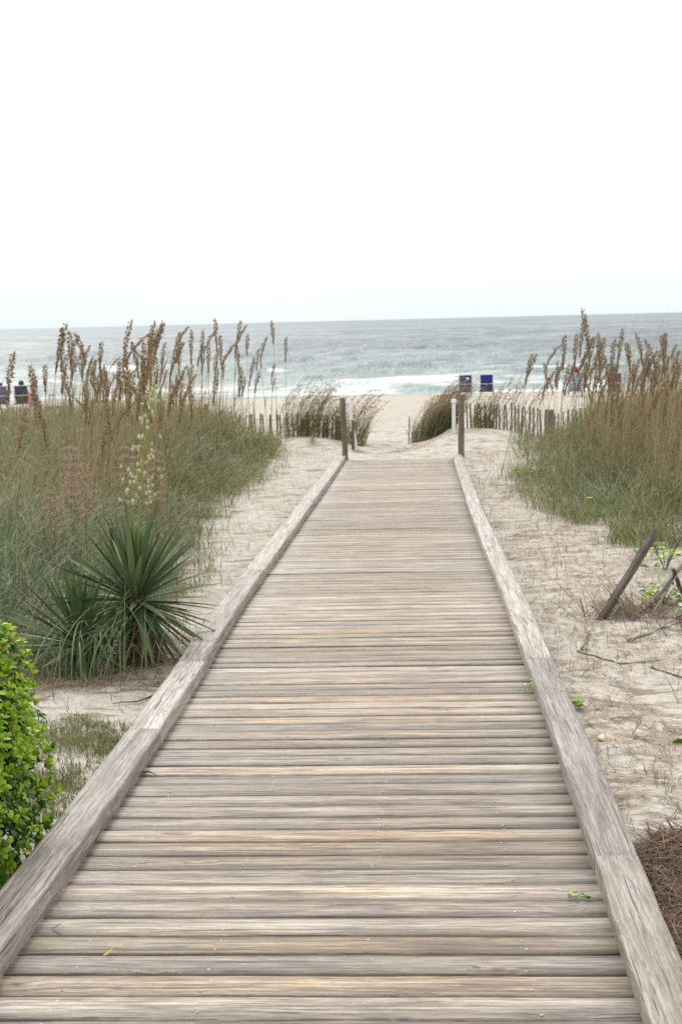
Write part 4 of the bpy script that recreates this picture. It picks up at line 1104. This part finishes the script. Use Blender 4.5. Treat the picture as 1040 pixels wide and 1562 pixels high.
# a yellow flower low in the right thicket
fl = empty('wildflower', (1.93, 16.1, g1(1.93, 16.1))); tag(fl, 'single yellow wildflower low at the edge of the right thicket', 'flower')
M['yellow'] = plain('yellow_petal', (.65, .40, .04), .5); M['brownleaf'] = plain('brown_leaf', (.15, .065, .03), .6); M['yellowleaf'] = plain('yellow_leaf', (.58, .42, .07), .5)
tube('stem', [Vector((0, 0, -.02)), Vector((-.02, -.05, .12)), Vector((-.03, -.12, .26))], [.003] * 3, M['stalk'], fl, 4)
PM = leaf_mesh('petal', .045, .032, M['yellow'], .1)
for i in range(7): ob('petal', PM, fl, (-.03, -.12, .26), (0, -.5, i * .9))

# shell, pebbles of shell, and what lies on the deck
v, f = [], []
nr, ns = 6, 26
for a in range(nr + 1):
    t = a / nr
    for b in range(ns):
        an = b / ns * 2 * math.pi; rib = 1 + .03 * math.cos(b * PI) * t
        v.append((t * .058 * math.cos(an) * rib - .008 * (1 - t), t * .048 * math.sin(an) * rib, .026 * (1 - t ** 2.2) + .002))
for a in range(nr):
    for b in range(ns): f.append((a * ns + b, a * ns + ns + b, a * ns + ns + (b + 1) % ns, a * ns + (b + 1) % ns))
sh = ob('shell', mesh('shell', v, f, M['shell'], True), None, (.895, 6.80, g1(.895, 6.80)), (.22, -.10, 1.9))
tag(sh, 'pinkish tan seashell on the sand just outside the right curb', 'shell')
def chip(x, y, s, label):
    b = bmesh.new(); bmesh.ops.create_icosphere(b, subdivisions=1, radius=s)
    for q in b.verts: q.co = Vector((q.co.x * random.uniform(.9, 1.4), q.co.y * random.uniform(.7, 1.1), q.co.z * .45))
    me = bpy.data.meshes.new('shell_fragment'); b.to_mesh(me); b.free(); me.materials.append(M['white'])
    tag(ob('shell_fragment', me, None, (x, y, g1(x, y) + s * .25), (.2, .1, random.uniform(0, 3))), label, 'shell')
chip(-1.46, 6.42, .022, 'white shell fragment in the turf touching the left curb')
chip(1.0, 7.2, .02, 'white shell fragment on the sand above the larger shell')
def deck_leaf(x, y, L, W, mat, label, rz, name='fallen_leaf', curl=-.5, dz=.004):
    o = ob(name, leaf_mesh(name, L, W, mat, curl), None, (x, y, deck_z(y) + dz), (.15, -.12, rz)); return tag(o, label, 'leaf')
deck_leaf(-.985, 4.065, .034, .013, M['yellowleaf'], 'small curled yellow leaf lying on the lower left of the deck', .35)
deck_leaf(-1.20, 4.27, .050, .014, M['brownleaf'], 'small brown leaf on the deck near the left curb', -.25)
def sprig(x, y, label, n, spread, hgt):
    root = empty('green_sprig', (x, y, deck_z(y))); tag(root, label, 'leaf')
    for i in range(n):
        a = random.uniform(0, 6.28)
        ob('leaf', LM if i % 2 else LM2, root, (random.uniform(-spread, spread), random.uniform(-spread, spread) * .35, .006 + hgt * random.random()), (random.gauss(0, .4), random.uniform(-.5, .1), a), (.42,) * 3)
    tube('stem', [Vector((-spread, 0, .004)), Vector((0, .004, .008)), Vector((spread, -.002, .005))], [.0015] * 3, M['stalk'], root, 4)
sprig(.50, 4.52, 'flat green sprig lying on the deck near the right curb', 9, .035, .008)
sprig(.545, 7.36, 'green weed growing out between the deck and the right curb', 14, .03, .075)
o = tube('twig', [Vector((-1.235, 5.98, deck_z(5.98) + .006)), Vector((-1.20, 5.965, deck_z(5.97) + .012)), Vector((-1.165, 5.93, deck_z(5.93) + .007))], [.004, .0035, .002], M['twig'], None, 5)
tag(o, 'short dark twig on the deck touching the left curb', 'twig')

# ------------------------------------------------------------------ beach chairs and sitters
M['navy'] = plain('navy_fabric', (.010, .030, .17), .75, .2, 12)
M['dark'] = plain('dark_fabric', (.045, .052, .07), .8, .25)
M['paleblue'] = plain('pale_blue_fabric', (.30, .38, .46), .8, .1)
M['plum'] = plain('plum_fabric', (.085, .05, .075), .8, .2)
M['alu'] = plain('white_frame', (.66, .66, .67), .4, .05, 30, .5)
M['pink'] = plain('pink_towel', (.55, .19, .20), .9, .1); M['aqua'] = plain('aqua_towel', (.20, .38, .48), .9, .1); M['orange'] = plain('orange_towel', (.62, .22, .11), .9, .1)
M['skin'] = plain('skin', (.40, .235, .165), .55, .06); M['hair'] = plain('brown_hair', (.055, .033, .02), .6, .2); M['redcap'] = plain('red_cap', (.50, .03, .04), .7, .1)
M['bluecap'] = plain('blue_cap', (.03, .09, .30), .7, .1); M['whitecap'] = plain('white_cap', (.75, .74, .72), .7, .05); M['purple'] = plain('purple_shirt', (.15, .12, .21), .8, .1); M['teal'] = plain('grey_blue_shirt', (.17, .23, .29), .8, .1); M['maroon'] = plain('maroon_shirt', (.13, .045, .06), .8, .1)

def sling(name, pts, w, th, mat, parent):
    """a fabric panel that follows points (y, z), with thickness and a slight sag"""
    v, f = [], []; k = 6
    for i, (y_, z_) in enumerate(pts):
        a = Vector(pts[min(i + 1, len(pts) - 1)]) - Vector(pts[max(i - 1, 0)]); nrm = Vector((-a.y, a.x)).normalized()
        for j, s in enumerate((-.5, 0, .5)):
            sag = (.02 if s == 0 else 0)
            v.append((s * w, y_ - nrm.x * sag, z_ - nrm.y * sag))
        for j, s in enumerate((.5, 0, -.5)):
            sag = (.02 if s == 0 else 0)
            v.append((s * w, y_ - nrm.x * (sag + th), z_ - nrm.y * (sag + th)))
    for i in range(len(pts) - 1):
        for j in range(k): f.append((i * k + j, i * k + (j + 1) % k, i * k + k + (j + 1) % k, i * k + k + j))
    f.append(tuple(reversed(range(k)))); f.append(tuple((len(pts) - 1) * k + j for j in range(k)))
    return ob(name, mesh(name, v, f, mat, True), parent)
def beach_chair(x, y, rz, fabric, label, frame='alu', back_h=.92, badge=False):
    """faces +y (the sea); the back rises towards the viewer"""
    root = empty('beach_chair', (x, y, g1(x, y) - .02), (0, 0, rz)); tag(root, label, 'chair', 'low beach chairs on the sand')
    sling('seat', [(.36, .27), (.18, .22), (-.06, .20)], .54, .012, M[fabric], root)
    b = sling('backrest', [(-.08, .21), (-.17, .42), (-.26, .62), (-.33, back_h)], .50, .014, M[fabric], root)
    if badge:
        bd = ob('badge', post_mesh('badge', .12, .012, .07, 3, M['white'], 1, .0), b, (.08, -.325, back_h - .16), (-.35, 0, 0))
    for s in (-1, 1):
        X_ = s * .285
        tube('side_frame', [Vector((X_, .40, .01)), Vector((X_, .38, .27)), Vector((X_, .1, .22)), Vector((X_, -.07, .20)), Vector((X_, -.18, .42)), Vector((X_, -.27, .62)), Vector((X_, -.335, back_h + .01))], [.019] * 7, M[frame], root, 6)
        tube('leg', [Vector((X_ * 1.04, .22, .23)), Vector((X_ * 1.04, .0, .10)), Vector((X_ * 1.04, -.30, .0))], [.017] * 3, M[frame], root, 6)
        ob('armrest', post_mesh('armrest', .07, .03, .48, 9, M[frame], 3, .001), root, (s * .315, .24, .46), (PI / 2, 0, 0))
        tube('arm_support', [Vector((s * .315, .20, .45)), Vector((X_, .24, .23))], [.010] * 2, M[frame], root, 6)
    tube('back_bar', [Vector((-.29, -.30, .56)), Vector((0, -.315, .555)), Vector((.29, -.30, .56))], [.014] * 3, M[frame], root, 6)
    tube('top_bar', [Vector((-.285, -.335, back_h + .01)), Vector((0, -.338, back_h + .015)), Vector((.285, -.335, back_h + .01))], [.012] * 3, M[frame], root, 6)
    return root
beach_chair(1.93, 58.6, .06, 'navy', 'empty navy blue beach chair with a white badge, half hidden by bent grass', badge=True)
beach_chair(2.80, 58.4, -.04, 'navy', 'empty navy blue beach chair standing clear right of its twin')
beach_chair(6.0, 55.0, .05, 'paleblue', 'pale grey blue beach chair behind the right thicket, its sitter in a red cap')
beach_chair(7.32, 53.8, -.1, 'plum', 'dark plum beach chair behind the right thicket, its sitter in a blue cap')
beach_chair(-15.25, 54.4, .12, 'dark', 'dark beach chair behind the left thicket with a brown haired sitter')
beach_chair(-16.15, 54.6, .2, 'purple', 'purple beach chair cut by the left picture edge, its sitter in a white cap')

def person(x, y, rz, shirt, hair, cap, label, trousers='dark'):
    """sits low in a beach chair facing +y, arms on the armrests, legs stretched out"""
    J = []; E = []; R_ = []
    def add(p, r_, par=None):
        J.append(p); R_.append(r_)
        if par is not None: E.append((par, len(J) - 1))
        return len(J) - 1
    pel = add((0, -.02, .30), .135)
    wa = add((0, -.10, .46), .125, pel); ch = add((0, -.165, .64), .150, wa); ub = add((0, -.185, .76), .115, ch)
    nk = add((0, -.175, .85), .055, ub); hd0 = add((0, -.150, .93), .082, nk); hd1 = add((0, -.14, 1.02), .098, hd0); hd2 = add((0, -.14, 1.09), .072, hd1)
    ns_ = add((0, -.035, .985), .016, hd0)
    for s in (-1, 1):
        sh_ = add((s * .165, -.175, .745), .066, ub); el = add((s * .27, -.08, .53), .045, sh_); wr = add((s * .295, .17, .505), .032, el); pm = add((s * .30, .235, .50), .033, wr)
        for q in range(4):
            fx = s * .30 + (q - 1.5) * .021; a = add((fx, .285 + .006 * (1.5 - abs(q - 1.5)), .50), .0105, pm); add((fx, .325 + .008 * (1.5 - abs(q - 1.5)), .482), .0085, a)
        th_ = add((s * .265, .245, .49), .011, pm); add((s * .245, .275, .48), .009, th_)
        hp = add((s * .095, .06, .30), .095, pel); kn = add((s * .13, .46, .42), .064, hp); an = add((s * .13, .83, .10), .042, kn); hl = add((s * .13, .86, .045), .040, an); add((s * .14, 1.0, .06), .030, hl)
    me = bpy.data.meshes.new('person'); me.from_pydata(J, E, []); me.update()
    o = bpy.data.objects.new('person', me); col.objects.link(o)
    sk = o.modifiers.new('skin', 'SKIN'); sk.use_smooth_shade = True; sk.branch_smoothing = .4
    for i, q in enumerate(me.skin_vertices[0].data):
        q.radius = (R_[i],) * 2 if i not in (wa, ch, ub) else (R_[i] * 1.12, R_[i] * .78); q.use_root = (i == 0)
    ss = o.modifiers.new('sub', 'SUBSURF'); ss.levels = 1; ss.render_levels = 1
    dg = bpy.context.evaluated_depsgraph_get(); ev = o.evaluated_get(dg)
    nm = bpy.data.meshes.new_from_object(ev)
    o.modifiers.clear(); o.data = nm
    nm.materials.clear()
    for mm in ('skin', shirt, trousers): nm.materials.append(M[mm])
    for p in nm.polygons:
        c = p.center; p.use_smooth = True
        if c.z < .40 and c.y < .30 and abs(c.x) < .24: p.material_index = 2
        elif .36 < c.z < .83 and c.y < .02 and abs(c.x) < .25: p.material_index = 1
        else: p.material_index = 0
    o.location = (x, y, g1(x, y) - .02); o.rotation_euler = (0, 0, rz)
    tag(o, label, 'person')
    b = bmesh.new(); bmesh.ops.create_uvsphere(b, u_segments=14, v_segments=10, radius=1)
    for q in b.verts:
        q.co = Vector((q.co.x * .108, q.co.y * .122 - .152, q.co.z * .118 + 1.02))
        if q.co.y > -.10 and q.co.z < 1.06: q.co.y = -.10
    hm = bpy.data.meshes.new('hair'); b.to_mesh(hm); b.free(); hm.materials.append(M[hair])
    for p in hm.polygons: p.use_smooth = True
    ob('hair', hm, o)
    if cap:
        b = bmesh.new(); bmesh.ops.create_uvsphere(b, u_segments=14, v_segments=10, radius=1)
        for q in b.verts:
            q.co = Vector((q.co.x * .118, q.co.y * .130 - .148, max(q.co.z, -.12) * .10 + 1.065))
        hm = bpy.data.meshes.new('cap'); b.to_mesh(hm); b.free(); hm.materials.append(M[cap])
        for p in hm.polygons: p.use_smooth = True
        cp = ob('cap', hm, o)
        ob('brim', mesh('brim', [(-.09, -.05, 1.06), (.09, -.05, 1.06), (.07, .06, 1.045), (-.07, .06, 1.045), (-.09, -.05, 1.05), (.09, -.05, 1.05), (.07, .06, 1.035), (-.07, .06, 1.035)],
                       [(0, 1, 2, 3), (7, 6, 5, 4), (0, 4, 5, 1), (1, 5, 6, 2), (2, 6, 7, 3), (3, 7, 4, 0)], M[cap]), cp)
    return o
person(6.0, 55.0, .05, 'teal', 'hair', 'redcap', 'person in a red cap sitting in the pale blue beach chair')
person(7.32, 53.8, -.1, 'maroon', 'hair', 'bluecap', 'person in a blue cap and maroon shirt sitting in the plum beach chair')
person(-15.25, 54.4, .12, 'purple', 'hair', None, 'bareheaded brown haired person sitting in the dark beach chair')
person(-16.15, 54.6, .2, 'purple', 'hair', 'whitecap', 'person in a white cap sitting at the left picture edge')
def towel(x, y, mat, label, w_=.24, h_=.5, rz=0):
    """hangs over a low rack: two drooping faces with folds"""
    v, f = [], []; nx_, nz_ = 8, 7
    for i in range(nx_ + 1):
        for j in range(nz_ + 1):
            t = j / nz_ * 2 - 1; xx = (i / nx_ - .5) * w_
            v.append((xx, .05 * t * (1 + .3 * math.sin(xx * 40)) + .012 * math.sin(xx * 55 + t), h_ * (1 - abs(t) ** 1.5 * .95)))
    for i in range(nx_):
        for j in range(nz_): f.append((i * (nz_ + 1) + j, (i + 1) * (nz_ + 1) + j, (i + 1) * (nz_ + 1) + j + 1, i * (nz_ + 1) + j + 1))
    o = ob('towel', mesh('towel', v, f, M[mat], True), None, (x, y, g1(x, y) + .06), (0, 0, rz)); so = o.modifiers.new('thick', 'SOLIDIFY'); so.thickness = .012
    return tag(o, label, 'towel')
towel(-14.83, 54.0, 'pink', 'pink towel draped beside the dark beach chair', .16, .60)
towel(-14.64, 54.0, 'aqua', 'pale aqua towel hanging right of the pink towel', .26, .55)
towel(-14.52, 53.8, 'orange', 'small orange towel low in front of the aqua towel', .16, .26)
bag = empty('beach_bag', (-14.05, 54.2, g1(-14.05, 54.2))); tag(bag, 'white beach bag on the sand right of the towels', 'bag')
ob('body', post_mesh('body', .46, .26, .38, 12, M['white'], 5, .012, -.15), bag)
ob('base', post_mesh('base', .48, .28, .13, 13, M['dark'], 2, .004), bag, (0, 0, -.02))
for s in (-1, 1): tube('handle', [Vector((-.12, s * .11, .36)), Vector((-.08, s * .12, .52)), Vector((.08, s * .12, .52)), Vector((.12, s * .11, .36))], [.012] * 4, M['dark'], bag, 5)
